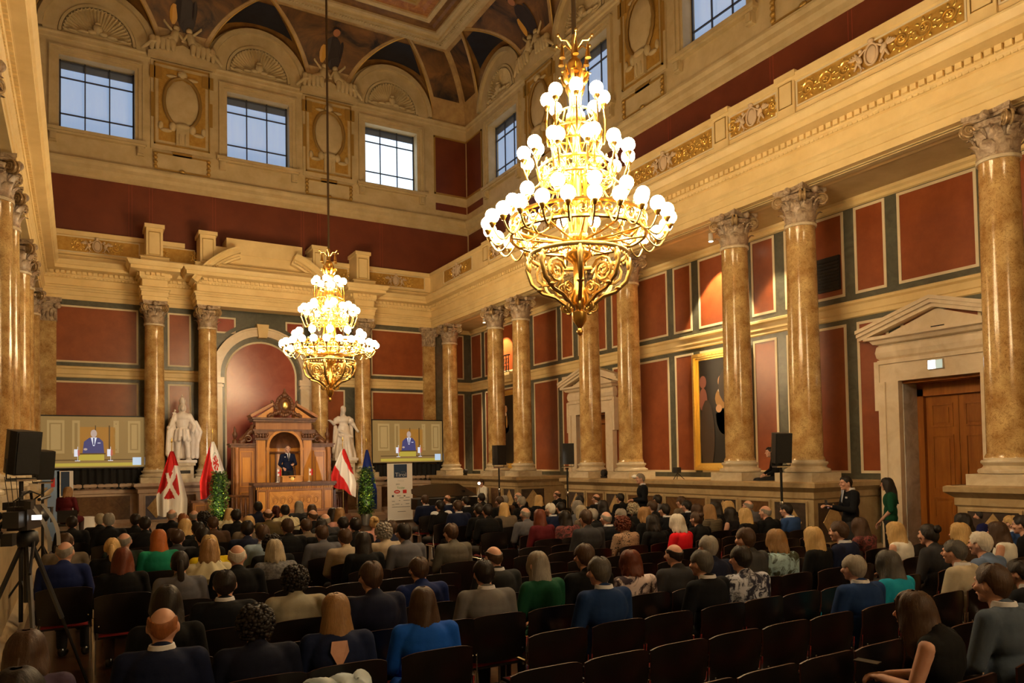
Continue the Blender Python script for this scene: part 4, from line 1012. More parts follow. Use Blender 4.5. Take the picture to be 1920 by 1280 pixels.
# ---------------------------------------------------------------- flags on poles
def flag(x,y,ztop,zb,wid,label,colfn,mats,lean=1,nu=44,nv=70,folds=5):
    t=thing('flag',label,'flag',(x,y,0))
    part('pole',MB().tube([(0,0,.02),(0,0,ztop+.25)],.014,8),brass,t,60); part('pole_finial',MB().lathe([(.0,ztop+.24),(.03,ztop+.27),(.02,ztop+.33),(.0,ztop+.42)],8),goldr,t,60)
    part('pole_foot',MB().lathe([(.17,0),(.17,.03),(.05,.06),(.03,.2)],16),brass,t,60)
    q=MB()
    def f(u,v):
        # v: 0 top..1 bottom ; gathered at the top, fans out below
        spread=min(1,.06+v*1.35)**.8
        xx=(u-.5)*wid*spread*(1 if v<.75 else 1-.25*(v-.75)); dep=.07*spread*math.sin(u*2*PI*folds*.5+1.5*v)+.02*math.sin(u*23)
        zz=ztop-(ztop-zb)*v-(.12+.1*math.sin(u*5))*abs(u-.5)*2*v+ .0
        lz=(u-.5)*lean*.55*(v**1.2)
        return (xx,-.05+dep,zz+lz)
    vs=[f(i/nu,j/nv) for i in range(nu+1) for j in range(nv+1)]; fs=[];ms=[]
    for i in range(nu):
        for j in range(nv):
            q.add([],[]) if 0 else None
            fs.append((i*(nv+1)+j,(i+1)*(nv+1)+j,(i+1)*(nv+1)+j+1,i*(nv+1)+j+1)); ms.append(colfn((i+.5)/nu,(j+.5)/nv))
    q.v=vs;q.f=fs;q.m=ms; part('cloth',q,mats,t,180)
    return t
def fA(u,v): # red / white diagonal fields with a shield bearing a white cross
    du=(u-.42)/.36; dv=(v-.53)/.2
    inside=abs(du)<1 and (dv<.3 or du*du+((dv-.3)/.75)**2<1) and dv>-1
    if inside:
        a=(u-.42)*.72+ (v-.5)*1.0; b_=(u-.42)*.9-(v-.5)*1.05
        if abs(a)<.075 or abs(b_)<.075: return 1
        return 2
    return 0 if (u+v*.9)<.78+ (.35-v)*.6 or v<.22 else 1
flag(-9.58,-2.6,2.5,.62,.82,'red and white flag with a white cross on a red shield, left of stage',fA,[flagR,flagW,mat('flag_deep_red',rgb(186,26,24),.7)],lean=-.5)
def fB(u,v):
    a=math.hypot((u-.68)*.9,(v-.42)*1.0)
    if .19<a<.205: return 2
    if a<.15:
        k=abs(math.sin(math.atan2(v-.42,(u-.68))*3.5))
        if a<.05 or k>.45: return 3
    if a<.2: return 1
    return 1 if (u*.75+(1-v)*.75)>.78 else 0
flag(-8.45,-2.6,2.78,1.25,.72,'white and red flag with a red eagle, behind the left plant tower',fB,[flagR,flagW,mat('wreath_green',rgb(150,170,140),.7),mat('eagle_red',rgb(200,50,34),.7)],lean=.3)
flag(-4.6,-3.2,2.52,1.22,.78,'red-white-red striped flag right of the rostrum',lambda u,v:1 if .34<(v*.62+(1-u)*.42)<.66 else 0,[flagR,flagW],lean=-.9)
def fD(u,v):
    for k in range(12):
        a=2*PI*k/12; 
        if math.hypot((u-.62)-.2*math.cos(a),((v-.55)-.22*math.sin(a))*1.3)<.03: return 1
    return 0
flag(-3.58,-2.55,2.5,.5,.62,'blue flag with a ring of yellow stars, behind the right green plant tower',fD,[flagB,flagY],lean=.1)

# ---------------------------------------------------------------- plant towers
lf=[mat('leaf_light',rgb(132,158,66),.45),mat('leaf_green',rgb(70,112,44),.5),mat('leaf_dark',rgb(36,66,28),.55)]
def plant(x,y,label,z0,z1,r,lit):
    t=thing('plant_tower',label,'plant',(x,y,0))
    part('planter',MB().lathe([(.13,0),(.15,.02),(.17,.3),(.18,.38),(.17,.4),(.15,.38),(.0,.36)],20),mat('silver_pot',rgb(150,152,154),.3,.6),t,50)
    part('stem',MB().tube([(0,0,.35),(0.02,0,1.0),(0,0,z1-.1)],.03,6),woodD,t)
    q=MB(); rg=random.Random(int(abs(x)*100))
    for i in range(1500):
        z=z0+(z1-z0)*rg.random(); a=rg.random()*2*PI; rr_=r*(.5+.55*rg.random()+.12*math.sin(z*14+a*2))*(1 if z<z1-.12 else .75); c=Vector((rr_*math.cos(a),rr_*math.sin(a),z))
        d=Vector((math.cos(a+rg.uniform(-1,1)),math.sin(a+rg.uniform(-1,1)),rg.uniform(-.8,.7))).normalized(); s_=d.cross(Vector((0,0,1))).normalized(); L=rg.uniform(.07,.12); n_=d.cross(s_)
        q.add([c,c+d*L*.5+s_*L*.28+n_*.006,c+d*L,c+d*L*.5-s_*L*.28+n_*.006],[(0,1,2,3)],rg.choice((0,1,1,2)))
    part('foliage',q,lf,t,kind='stuff')
    part('moss_core',MB().lathe([(r*.5,z0+.04),(r*.6,z0+.1),(r*.6,z1-.1),(r*.3,z1-.03)],12),lf[2],t,60)
plant(-8.33,-2.95,'tall green plant tower left of the rostrum','' or .4,1.86,.24,1); plant(-3.8,-3.1,'tall green plant tower in a silver pot right of the rostrum',.4,1.9,.24,1)
o=lamp_spot((-8.33,-4.0,.3),(-8.33,-2.9,1.2),160,R(50),'plant_fill_spot',.8); o=lamp_spot((-3.8,-4.1,.3),(-3.8,-3.1,1.3),160,R(50),'plant_fill_spot',.8)  # unseen spots without fixtures, added to brighten the plant towers
# small wooden pedestals beside
t=thing('wooden_box','small wooden cabinet standing left of the left plant tower','cabinet',(-8.78,-2.3,0)); part('body',MB().box((-.22,-.2,0),(.22,.2,.95)),wood,t); part('top',MB().box((-.26,-.24,.95),(.26,.24,1.0)),woodD,t); q=MB(); frame_rect(q,lambda u,v,t_:(u,-.2-t_,v),-.16,.16,.3,.88,.03,.02); part('panel_moulding',q,woodL,t)

# ---------------------------------------------------------------- video screens
def emis(n,c,s=1.): return mat(n,tuple(x*.4 for x in c),.4,emit=c,es=s)
def screen(x,y,label):
    t=thing('video_screen',label,'screen',(x,y,0)); w_,z0,z1=1.4,2.06,3.62
    part('frame',MB().box((-w_-.04,-.0,z0-.04),(w_+.04,.08,z1+.04)),black,t)
    E=[emis('screen_wood',rgb(150,120,70),.62),emis('screen_wood_light',rgb(176,146,92),.62),emis('screen_orange_wood',rgb(170,120,50),.62),emis('screen_suit',rgb(72,72,120),.7),emis('screen_skin',rgb(190,170,160),.7),emis('screen_white',rgb(225,230,245),.8),emis('screen_yellow',rgb(190,172,70),.7),emis('screen_logo',rgb(190,215,240),.8),emis('screen_dark',rgb(96,70,40),.6),emis('screen_red',rgb(200,110,90),.6)]
    part('display',MB().box((-w_,-.012,z0),(w_,0,z1)),E[0],t)
    g=MB(); 
    def rc(a,c,d,e,mi,l=1): g.box((a,-.012-.002*l,c),(d,-.012,e),mi)
    def dk(cx,cz,rx,rz_,mi,l): g.add([(cx+rx*math.cos(2*PI*k/20),-.012-.002*l-.001,cz+rz_*math.sin(2*PI*k/20)) for k in range(20)],[tuple(range(20))],mi)
    for a,d in((-1.2,-.75),(-.55,-.35),(.95,1.3),(.55,.7)):
        rc(a,2.5,d,3.5,1); rc(a+.06,2.58,d-.06,3.42,0,2); rc(a+.1,2.62,d-.1,3.38,1,3)
    rc(-.35,2.45,.6,3.3,2); rc(.05,2.45,.08,3.35,8,2); rc(.42,2.45,.46,3.35,8,2); rc(-w_,z0,w_,2.42,0,2); rc(-1.1,2.1,1.3,2.2,6,3); rc(-1.1,2.28,1.3,2.31,8,3)
    g.add([(-.28,-.02,2.5),(.3,-.02,2.5),(.27,-.02,2.85),(.16,-.02,2.97),(-.1,-.02,2.97),(-.24,-.02,2.85)],[(0,1,2,3,4,5)],3)
    g.add([(-.06,-.022,2.98),(.1,-.022,2.98),(.04,-.022,2.72),(.0,-.022,2.72)],[(3,2,1,0)],5); g.add([(0,-.024,2.97),(.04,-.024,2.97),(.04,-.024,2.75),(.0,-.024,2.75)],[(0,3,2,1)],3)
    dk(.02,3.1,.085,.12,4,4); dk(-.2,2.62,.05,.035,4,5); rc(-.38,2.28,.3,2.5,6,4); rc(-.42,2.46,.34,2.5,8,5); rc(.12,2.8,.2,2.82,5,6)
    for a in(-.5,.38): rc(a,2.4,a+.09,2.62,5,6); rc(a+.09,2.42,a+.15,2.6,9,6); rc(a+.09,2.28,a+.1,2.7,5,6); rc(a+.02,2.26,a+.16,2.28,5,6)
    rc(1.08,2.12,1.32,2.36,7,7)
    part('screen_picture',g,E,t)
    q=MB(); 
    def dr(u,v):return(-w_+2*w_*u,.05+.035*math.sin(u*90)+.015*math.sin(u*37+v*3),z0-.05-v*.62-.03*math.sin(u*9))
    q.grid(dr,120,4); part('black_drape',q,blackc,t,180)
    part('stand_legs',MB().box((-w_+.1,.09,1.5),(-w_+.16,.15,3.6)).box((w_-.16,.09,1.5),(w_-.1,.15,3.6)) ,darkm,t)
screen(-11.57,-.5,'left video screen on black drape showing the speaker, beside the corner columns'); screen(-1.22,-.5,'right video screen on black drape showing the speaker, behind the white roll-up banner')

# ---------------------------------------------------------------- statues
def blob(mb,vox,sm_it=4,name='blob',dec=None):
    me=mb.mesh(name,[]) if 0 else bpy.data.meshes.new(name); me.from_pydata(mb.v,[],mb.f); me.update()
    o=bpy.data.objects.new(name,me); sc.collection.objects.link(o)
    m=o.modifiers.new('r','REMESH'); m.mode='VOXEL'; m.voxel_size=vox; m.use_smooth_shade=True
    if sm_it: s_=o.modifiers.new('s','SMOOTH'); s_.factor=.5; s_.iterations=sm_it
    if dec: d=o.modifiers.new('d','DECIMATE'); d.ratio=dec
    dg=bpy.context.evaluated_depsgraph_get(); dg.update(); out=bpy.data.meshes.new_from_object(o.evaluated_get(dg)); out.name=name
    bpy.data.objects.remove(o); bpy.data.meshes.remove(me)
    out.polygons.foreach_set('use_smooth',[True]*len(out.polygons)); return out
def pedestal_st(x,lab):
    t=thing('statue_pedestal',lab,'pedestal',(x,-.78,1.55))
    part('block',MB().box((-.3,-.34,.12),(.3,.38,.52)),basem,t); part('cornice',MB().box((-.35,-.4,.52),(.35,.44,.6)),basem,t); part('foot',MB().box((-.35,-.4,0),(.35,.44,.12)),basem,t)
    part('name_plate',MB().box((-.2,-.35,.27),(.2,-.34,.37)),darkm,t)
pedestal_st(-9.09,'white marble pedestal under the crowned statue'); pedestal_st(-3.8,'white marble pedestal under the robed female statue')
def statue_king():
    t=thing('statue','white marble statue of a crowned man in a long cloak holding a sceptre','statue',(-9.09,-.86,2.15)); t.scale=(.88,.95,1)
    g=MB(); g.box((-.45,-.35,0),(.45,.35,.1))
    # legs
    for s_,dx in((-1,-.02),(1,.04)):
        g.cap((s_*.15+dx,-.05,.14),.075,(s_*.14+dx,-.06,.52),.085); g.cap((s_*.14+dx,-.06,.52),.09,(s_*.11,0,.9),.12); g.ell((s_*.16+dx,-.14,.13),(.07,.14,.05))
    g.ell((0,0,.98),(.24,.17,.2)); g.ell((0,0,1.28),(.22,.16,.24)); g.ell((0,0,1.48),(.27,.17,.16)); 
    for k in range(9): a=2*PI*k/9; g.cap((.2*math.cos(a),.15*math.sin(a),1.05),.06,(.25*math.cos(a),.19*math.sin(a),.74),.06)
    g.cap((0,0,1.55),.08,(0,-.01,1.72),.075); g.ell((0,-.01,1.82),(.1,.12,.14)); g.ell((0,-.09,1.73),(.07,.06,.08)); g.cap((0,-.12,1.83),.018,(0,-.14,1.8),.022,6)
    for s_ in(-1,1): g.ell((s_*.09,.02,1.76),(.05,.08,.12))
    # arms
    g.cap((-.24,0,1.5),.1,(-.4,-.06,1.2),.085); g.cap((-.4,-.06,1.2),.08,(-.48,-.2,1.12),.06); g.ell((-.49,-.22,1.12),.065)
    g.cap((.24,0,1.5),.1,(.4,.0,1.22),.085); g.cap((.4,0,1.22),.08,(.34,-.16,1.02),.06); g.ell((.33,-.2,1.0),.06)
    g.cap((.33,-.22,.98),.02,(.5,-.1,.5),.018,6)
    part('figure',MBm(g,.021,3),stat,t)
    c=MB()
    for s_ in(-1,1):
        for k in range(7):
            u=k/6; x=s_*(.26+.2*u+ (.06 if s_>0 else 0)); y=.12-.12*u
            c.cap((s_*(.2+.1*u),.1-.1*u,1.5-.05*u),.06,(x,y,.9),.07,8); c.cap((x,y,.9),.07,(x+s_*.04*math.sin(k*2),y+.04,.2+.1*u*(k%2)),.075,8)
    c.cap((.45,0,1.3),.08,(.62,-.05,1.0),.06,8); c.cap((.62,-.05,1.0),.06,(.52,0,.7),.08,8); c.cap((-.48,-.1,1.1),.06,(-.5,0,.3),.08,8)
    c.grid(lambda u,v:(-.38+.76*u+ .02*math.sin(v*9),.2+.04*math.sin(u*30),.12+1.4*v),30,10)
    for k in range(8): c.cap((-.35+.1*k,.16,1.4),.05,(-.4+.115*k,.2,.2),.07,8)
    part('cloak',MBm(c,.024,2),stat,t)
    part('crown',MB().lathe([(.09,1.9),(.105,1.96),(.11,2.02),(.1,2.02),(.09,1.94)],16).lathe([(.085,2.0),(.07,2.08),(.0,2.13)],12).ell((0,0,2.16),(.02,.02,.04)),stat,t,60)
    part('sceptre',MB().tube([(-.49,-.24,1.05),(-.3,-.28,1.62)],.02,6).ell((-.28,-.28,1.66),.04).box((-.36,-.3,1.56),(-.24,-.27,1.6)),stat,t,60)
def MBm(g,vox,s_,dec=None): 
    class Q: pass
    q=Q(); me=blob(g,vox,s_,'sculpt',dec); q.me=me; return q
_part=part
def part(name,mb,m,p,smooth=None,**kw):
    if hasattr(mb,'me'):
        me=mb.me; me.name=name; me.materials.clear()
        for x in (m if isinstance(m,(list,tuple)) else [m]): me.materials.append(x)
        return link(name,me,p,**kw)
    return _part(name,mb,m,p,smooth,**kw)
statue_king()
def statue_lady():
    t=thing('statue','white marble statue of a robed woman with one arm stretched out','statue',(-3.8,-.8,2.15))
    g=MB(); g.box((-.42,-.35,0),(.42,.35,.1)); 
    for k in range(16):
        a=2*PI*k/16; g.cap((.13*math.cos(a),.1*math.sin(a),1.2),.07,((.3+.06*(k%2))*math.cos(a)+.02,(.26+.04*(k%2))*math.sin(a),.16),.08,8)
    g.ell((0,0,.5),(.26,.22,.5)); g.ell((0,0,1.3),(.16,.13,.2)); g.ell((0,-.03,1.46),(.2,.15,.15)); g.cap((0,0,1.52),.065,(0,-.01,1.7),.06); g.ell((0,-.02,1.8),(.085,.105,.12)); g.cap((0,-.12,1.8),.014,(0,-.13,1.78),.018,6)
    g.ell((0,.03,1.85),(.1,.11,.12)); g.cap((0,.08,1.82),.08,(0,.14,1.5),.09,8)
    g.cap((-.19,0,1.5),.09,(-.38,-.08,1.32),.08); g.cap((-.38,-.08,1.32),.07,(-.56,-.25,1.4),.045); g.ell((-.61,-.29,1.41),(.06,.04,.025))
    g.cap((.19,0,1.5),.09,(.36,.0,1.28),.08); g.cap((.36,0,1.28),.06,(.42,-.2,1.08),.045); g.ell((.45,-.22,1.04),.05)
    for s_ in(-1,1): g.ell((s_*.25,0,1.42),(.13,.13,.12))
    g.cap((.3,.1,1.3),.08,(.32,.12,.3),.1,8); g.cap((-.2,-.18,1.05),.06,(.25,-.16,.85),.06,8); g.cap((-.22,-.2,.9),.06,(.28,-.1,.6),.06,8); g.cap((-.3,.0,1.2),.07,(-.34,.05,.3),.09,8)
    part('robed_figure',MBm(g,.02,2),stat,t)
    part('hair_bun',MB().ell((0,.1,1.9),(.07,.06,.06)),stat,t,60)
statue_lady()

# ---------------------------------------------------------------- banners
def text(s,size,m,p,loc,name='lettering',rot=(PI/2,0,0),sx=1):
    c=bpy.data.curves.new('t','FONT'); c.body=s; c.size=size; c.align_x='CENTER'; c.extrude=.001
    o=bpy.data.objects.new('t',c); sc.collection.objects.link(o); dg=bpy.context.evaluated_depsgraph_get(); dg.update()
    me=bpy.data.meshes.new_from_object(o.evaluated_get(dg)); bpy.data.objects.remove(o); me.materials.clear(); me.materials.append(m)
    o=link(name,me,p); o.location=loc; o.rotation_euler=rot; o.scale=(sx,1,1); return o
t=thing('roll_up_banner','white roll-up banner with dark blue square reading Tirol and small logos','banner',(-2.41,-2.6,0))
wb_=mat('banner_white',rgb(236,234,232),.5); nav=mat('banner_navy',rgb(34,58,92),.5); gry=mat('print_grey',rgb(120,124,130),.6); rd=mat('print_red',rgb(206,44,44),.5); gr=mat('print_green',rgb(40,140,70),.5); blk=mat('print_dark',rgb(50,54,70),.6); lg=mat('print_light',rgb(190,192,198),.6)
part('sheet',MB().box((-.46,0,.08),(.46,.006,2.02)),wb_,t); part('cassette',MB().box((-.48,-.06,0),(.48,.1,.08)),chrome,t); part('top_rail',MB().box((-.47,-.01,2.02),(.47,.016,2.045)),chrome,t)
part('blue_square',MB().box((-.22,-.003,1.53),(.26,0,1.99)),nav,t)
text('Tirol',.19,lg,t,(.03,-.005,1.57),sx=1.1); part('small_print',MB().box((.05,-.004,1.72),(.2,-.003,1.735)),gry,t)
text('TYROLIA',.06,lg,t,(.03,-.003,1.40)); text('IGO',.075,blk,t,(-.08,-.003,1.28)); text('Tiroler',.1,gr,t,(.03,-.003,1.15))
part('red_pill',MB().poly([(-.11+.11*math.cos(a),-.002,1.05+.06*math.sin(a)) for a in [2*PI*i/20 for i in range(20)]],(0,.002,0)),rd,t); part('pill_print',MB().box((-.17,-.004,1.035),(-.05,-.002,1.065)),wb_,t)
part('red_square',MB().box((.1,-.002,.99),(.24,0,1.11)),rd,t); 
q=MB()
for a,z,w_,h_ in((-.3,.87,.07,.07),(.13,.88,.06,.04)): q.box((a,-.002,z),(a+w_,0,z+h_))
part('dark_logo',q,blk,t); q=MB()
for a,z,w_ in((-.12,.9,.14),(-.03,.83,.16),(-.3,.72,.1),(.12,.74,.24),(-.05,.74,.05),(-.18,.62,.15),(.2,.62,.14),(.03,.6,.04),(-.3,.52,.66),(-.1,.36,.3),(.2,.84,.15),(-.3,.6,.09)): q.box((a,-.002,z),(a+w_,0,z+.018))
part('small_print',q,gry,t)
t=thing('blue_banner','pale blue banner at far left behind the loudspeaker, with small red mark','banner',(-12.6,-3.0,0)); part('sheet',MB().box((-.2,0,.1),(.2,.01,2.0)),mat('banner_pale_blue',rgb(136,166,210),.5),t); part('red_mark',MB().box((.0,-.003,1.55),(.09,0,1.8)),rd,t); part('foot',MB().box((-.22,-.08,0),(.22,.12,.1)),chrome,t)
t=thing('white_blue_banner','white banner with navy stripe behind the woman in red','banner',(-12.27,-3.0,0)); part('sheet',MB().box((-.19,0,.1),(.19,.01,1.98)),wb_,t); part('navy_stripe',MB().box((-.1,-.003,1.3),(.1,0,1.96)),nav,t); part('foot',MB().box((-.2,-.08,0),(.2,.12,.1)),chrome,t)
q=thing('side_table','small table under a white cloth beside the woman in red','table',(-12.0,-4.0,0)); g=MB(); g.box((-.4,-.25,.72),(.4,.25,.75)); part('top',g,wb_,q); 
part('cloth',MB().grid(lambda u,v:(.42*math.copysign(min(1,abs(math.cos(2*PI*u))*1.3),math.cos(2*PI*u)),.27*math.copysign(min(1,abs(math.sin(2*PI*u))*1.3),math.sin(2*PI*u)),.76-.5*v),32,3),wb_,q,60)
for sx in(-1,1):
    for sy in(-1,1): part('leg',MB().tube([(sx*.36,sy*.2,0),(sx*.36,sy*.2,.72)],.015,6),chrome,q)

# ---------------------------------------------------------------- loudspeakers
def spk(x,y,z,rz,tilt,label,s=1.,stand=True):
    t=thing('loudspeaker',label,'loudspeaker',(x,y,z),rz)
    g=MB(); g.poly([(-.19*s,-.17*s,-.33*s),(.19*s,-.17*s,-.33*s),(.19*s,.0,-.33*s),(.12*s,.2*s,-.33*s),(-.12*s,.2*s,-.33*s),(-.19*s,0,-.33*s)],(0,0,.66*s)); c=part('cabinet',g,black,t); c.rotation_euler=(tilt,0,0)
    g=MB().box((-.17*s,-.185*s,-.31*s),(.17*s,-.17*s,.31*s)); c=part('grille',g,mat('grille_black',(.006,.006,.006),.6,kind='vor',col2=(.02,.02,.02),scale=60),t); c.rotation_euler=(tilt,0,0)
    g=MB(); g.tube([(-.22*s,0,-.1*s),(-.22*s,0,-.4*s),(.22*s,0,-.4*s),(.22*s,0,-.1*s)],.012*s,6); part('yoke',g,darkm,t)
    u=thing('speaker_stand',label.replace('loudspeaker','tripod stand of the loudspeaker') if 0 else 'black tripod stand of the '+label.replace('black loudspeaker','loudspeaker').replace('in front of the column ',''),'stand',(x,y,0),rz)
    part('pole',MB().tube([(0,0,.25),(0,0,z-.4*s)],.024,8),darkm,u,60); part('top_plate',MB().box((-.12,-.1,z-.44*s),(.12,.1,z-.41*s)),chrome,u)
    for k in range(3):
        a=2*PI*k/3+.5; part('leg',MB().tube([(0,0,.75),(.45*math.cos(a),.45*math.sin(a),.02)],.013,6),darkm,u)
    part('collar',MB().lathe([(.035,1.1),(.04,1.12),(.04,1.2),(.035,1.22)],10),chrome,u,60)
spk(-12.56,-16.06,2.25,R(35),R(8),'large black loudspeaker at the far left',.78)
spk(-12.5,-11.48,2.12,R(25),R(8),'smaller-looking black loudspeaker just right of the large one',.74)
spk(-1.0,-7.05,2.22,R(10),0,'black loudspeaker between the far right columns',.9); spk(-1.0,-10.67,2.2,R(-20),0,'black loudspeaker in front of the far pedimented door',.82); spk(-.9,-17.38,2.2,R(-25),R(6),'tall black loudspeaker in front of the column by the podium corner',.82)

# ---------------------------------------------------------------- video camera on tripod (left foreground)
t=thing('video_camera','black professional video camera with grey strap on a tripod, left foreground','video camera',(-12.36,-18.9,1.62),R(-12)); t.scale=(.82,.82,.82)
g=MB(); g.box((-.09,-.35,-.1),(.09,.15,.14)); g.box((-.07,-.55,-.06),(.07,-.35,.1)); g.box((-.05,-.2,.14),(.05,.1,.2)); part('body',g,black,t)
g=MB().lathe([(.06,.15),(.07,.2),(.075,.4),(.085,.42),(.085,.5),(.07,.5)],18,(0,0,0),ax='y'); g.box((-.1,.5,-.08),(-.09,.58,.08)); g.box((.09,.5,-.08),(.1,.58,.08)); g.box((-.1,.5,.08),(.1,.6,.09)); part('lens',g,black,t,50)
part('lens_glass',MB().lathe([(.0,.47),(.068,.48)],16,ax='y',cap=False),glassd,t,60)
part('handle',MB().tube([(0,-.25,.2),(0,-.22,.28),(0,.12,.28),(0,.16,.18)],.016,6),black,t)
part('viewfinder',MB().box((-.2,-.1,.1),(-.09,.06,.18)),black,t); part('monitor_screen',MB().box((.11,-.28,.0),(.2,-.27,.05)),emis('monitor_glow',(.95,.95,.9),1.6),t)
part('microphone',MB().tube([(.12,-.05,.2),(.12,.35,.22)],.018,8),black,t); g=MB(); 
for k in range(3): g.tube([(-.05+.04*k,-.4,.1),(-.08+.05*k,-.45,.45)],.004,4)
part('antenna',g,darkm,t)
g=MB()
for k,(a,c) in enumerate((((.07,-.2,.15),(.2,-.05,-.35)),((.09,.1,.15),(.26,.05,-.3)))):
    g.grid(lambda u,v:tuple(Vector(a).lerp(Vector(c),v)+Vector((.05*math.sin(PI*v)+.03*u,.035*u,0))),1,8)
part('strap',g,mat('grey_strap',rgb(120,116,108),.7),t,180)
g=MB(); g.box((-.1,-.5,-.24),(.0,-.36,-.12)); g.tube([(-.12,-.3,.0),(-.2,-.2,-.08),(-.22,-.1,-.2)],.02,6); g.lathe([(.0,-.06),(.05,-.05),(.05,.05),(.0,.06)],10,(-.2,-.3,.05),ax='y'); g.box((.1,-.5,.12),(.16,-.38,.2)); g.tube([(.0,-.45,.2),(.1,-.3,.3),(.14,.0,.24)],.008,5); g.tube([(-.1,-.45,-.1),(-.25,-.55,-.5),(-.2,-.5,-1.0)],.012,5); part('battery_pack',g,black,t)
u=thing('camera_tripod','black tripod under the video camera, left foreground','tripod',(-12.36,-18.9,0),R(-12))
part('fluid_head',MB().lathe([(.07,1.38),(.09,1.42),(.08,1.5),(.05,1.52)],14),black,u,50); part('centre_column',MB().tube([(0,0,.9),(0,0,1.4)],.03,8),darkm,u)
for k in range(3):
    a=2*PI*k/3+.9; o=part('leg',MB().tube([(.05*math.cos(a),.05*math.sin(a),1.38),(.33*math.cos(a),.33*math.sin(a),.7)],.022,6),mat('carbon_grey',(.08,.08,.085),.3,.5),u); part('lower_leg',MB().tube([(.33*math.cos(a),.33*math.sin(a),.7),(.6*math.cos(a),.6*math.sin(a),.02)],.014,6),darkm,o)
part('pan_handle',MB().tube([(.05,0,1.45),(.15,-.5,1.2)],.012,6),darkm,u)

# ---------------------------------------------------------------- piano, ledge items
t=thing('grand_piano','black grand piano with open lid in front of the right colonnade','piano',(-2.0,-5.4,0),R(90))
out=[(-.7,-.75),(.7,-.75),(.72,.2),(.55,.7),(.2,1.1),(-.2,1.25),(-.55,1.2),(-.7,.9)]
part('case',MB().poly([(x,y,.62) for x,y in out],(0,0,.32)),mat('piano_lacquer',(.004,.004,.005),.35),t)
g=MB().poly([(x,y,.0) for x,y in out],(0,0,.02)); m=Matrix.Translation((-.7,0,.98))@Matrix.Rotation(R(-14),4,'Y')@Matrix.Translation((.7,0,0)); g.xf(m); part('lid',g,mat('piano_lacquer',(0,0,0)),t)
for x,y in((-.6,-.5),(.6,-.5),(0,.9)): part('leg',MB().lathe([(.07,0),(.05,.1),(.07,.6)],10,(x,y,0)),mat('piano_lacquer',(0,0,0)),t,50)
part('music_desk',MB().box((-.35,-.5,.96),(.35,-.47,1.15)),mat('piano_lacquer',(0,0,0)),t); part('keyboard',MB().box((-.62,-.9,.7),(.62,-.74,.73)),flagW,t)
lamp_spot((-.3,-13.75,1.95),(-6.1,-2.2,2.4),900,R(24),'stage_spot',.7).data.color=(1,.88,.72); lamp_spot((-12.4,-12.0,2.9),(-6.6,-1.5,2.6),900,R(30),'stage_spot',.7).data.color=(1,.88,.72)  # the spot from the left has no fixture, added to brighten the stage
t=thing('stage_light','small black floor light standing on the podium ledge under the portrait','light',(-.05,-13.75,1.55)); part('tripod',MB().tube([(0,0,.15),(.1,.12,0)],.008,5).tube([(0,0,.15),(.1,-.12,0)],.008,5).tube([(0,0,.15),(-.12,0,0)],.008,5),darkm,t); part('head',MB().box((-.06,-.06,.15),(.06,.08,.28)),black,t); part('bracket',MB().tube([(0,-.08,.22),(0,-.2,.24)],.006,5),darkm,t)
t=thing('stage_light','small black floor light on the ledge beside the far right columns','light',(.1,-2.6,1.55)); part('head',MB().lathe([(.0,-.05),(.09,-.04),(.1,.05),(.07,.08)],12,(0,0,.13),ax='x'),black,t,50); part('bracket',MB().box((-.02,-.12,0),(.02,.12,.05)),darkm,t)
t=thing('stage_light','small black floor light at the foot of the column by the far door','light',(0.05,-9.1 if 0 else -10.85,1.55)); part('head',MB().lathe([(.0,-.05),(.09,-.04),(.1,.05),(.07,.08)],12,(0,0,.13),ax='x'),black,t,50); part('bracket',MB().box((-.02,-.12,0),(.02,.12,.05)),darkm,t)
t=thing('paper_bundle','crumpled white paper lying on the podium ledge left of the portrait','paper',(-.2,-12.45,1.56)); g=MB(); 
rg=random.Random(3)
g.ell((0,0,.04),(.08,.14,.05),12,8); g.v=[tuple(x*(1+.25*(rg.random()-.5)) for x in p) for p in g.v]; part('sheet',g,mat('paper_white',rgb(244,240,234),.6),t)
t=thing('bright_stand_lamp','small bright lamp on a thin stand among the seats below the far columns','lamp',(-2.1,-7.84,0)); part('stand',MB().tube([(0,0,0),(0,0,1.38)],.012,6),chrome,t); part('bulb',MB().ell((0,0,1.42),.035),mat('cool_lamp',(1,1,1),.3,emit=(1,.92,.8),es=25),t,180)
for k in range(3): a=2*PI*k/3; part('leg',MB().tube([(0,0,.3),(.25*math.cos(a),.25*math.sin(a),0.01)],.008,5),darkm,t)

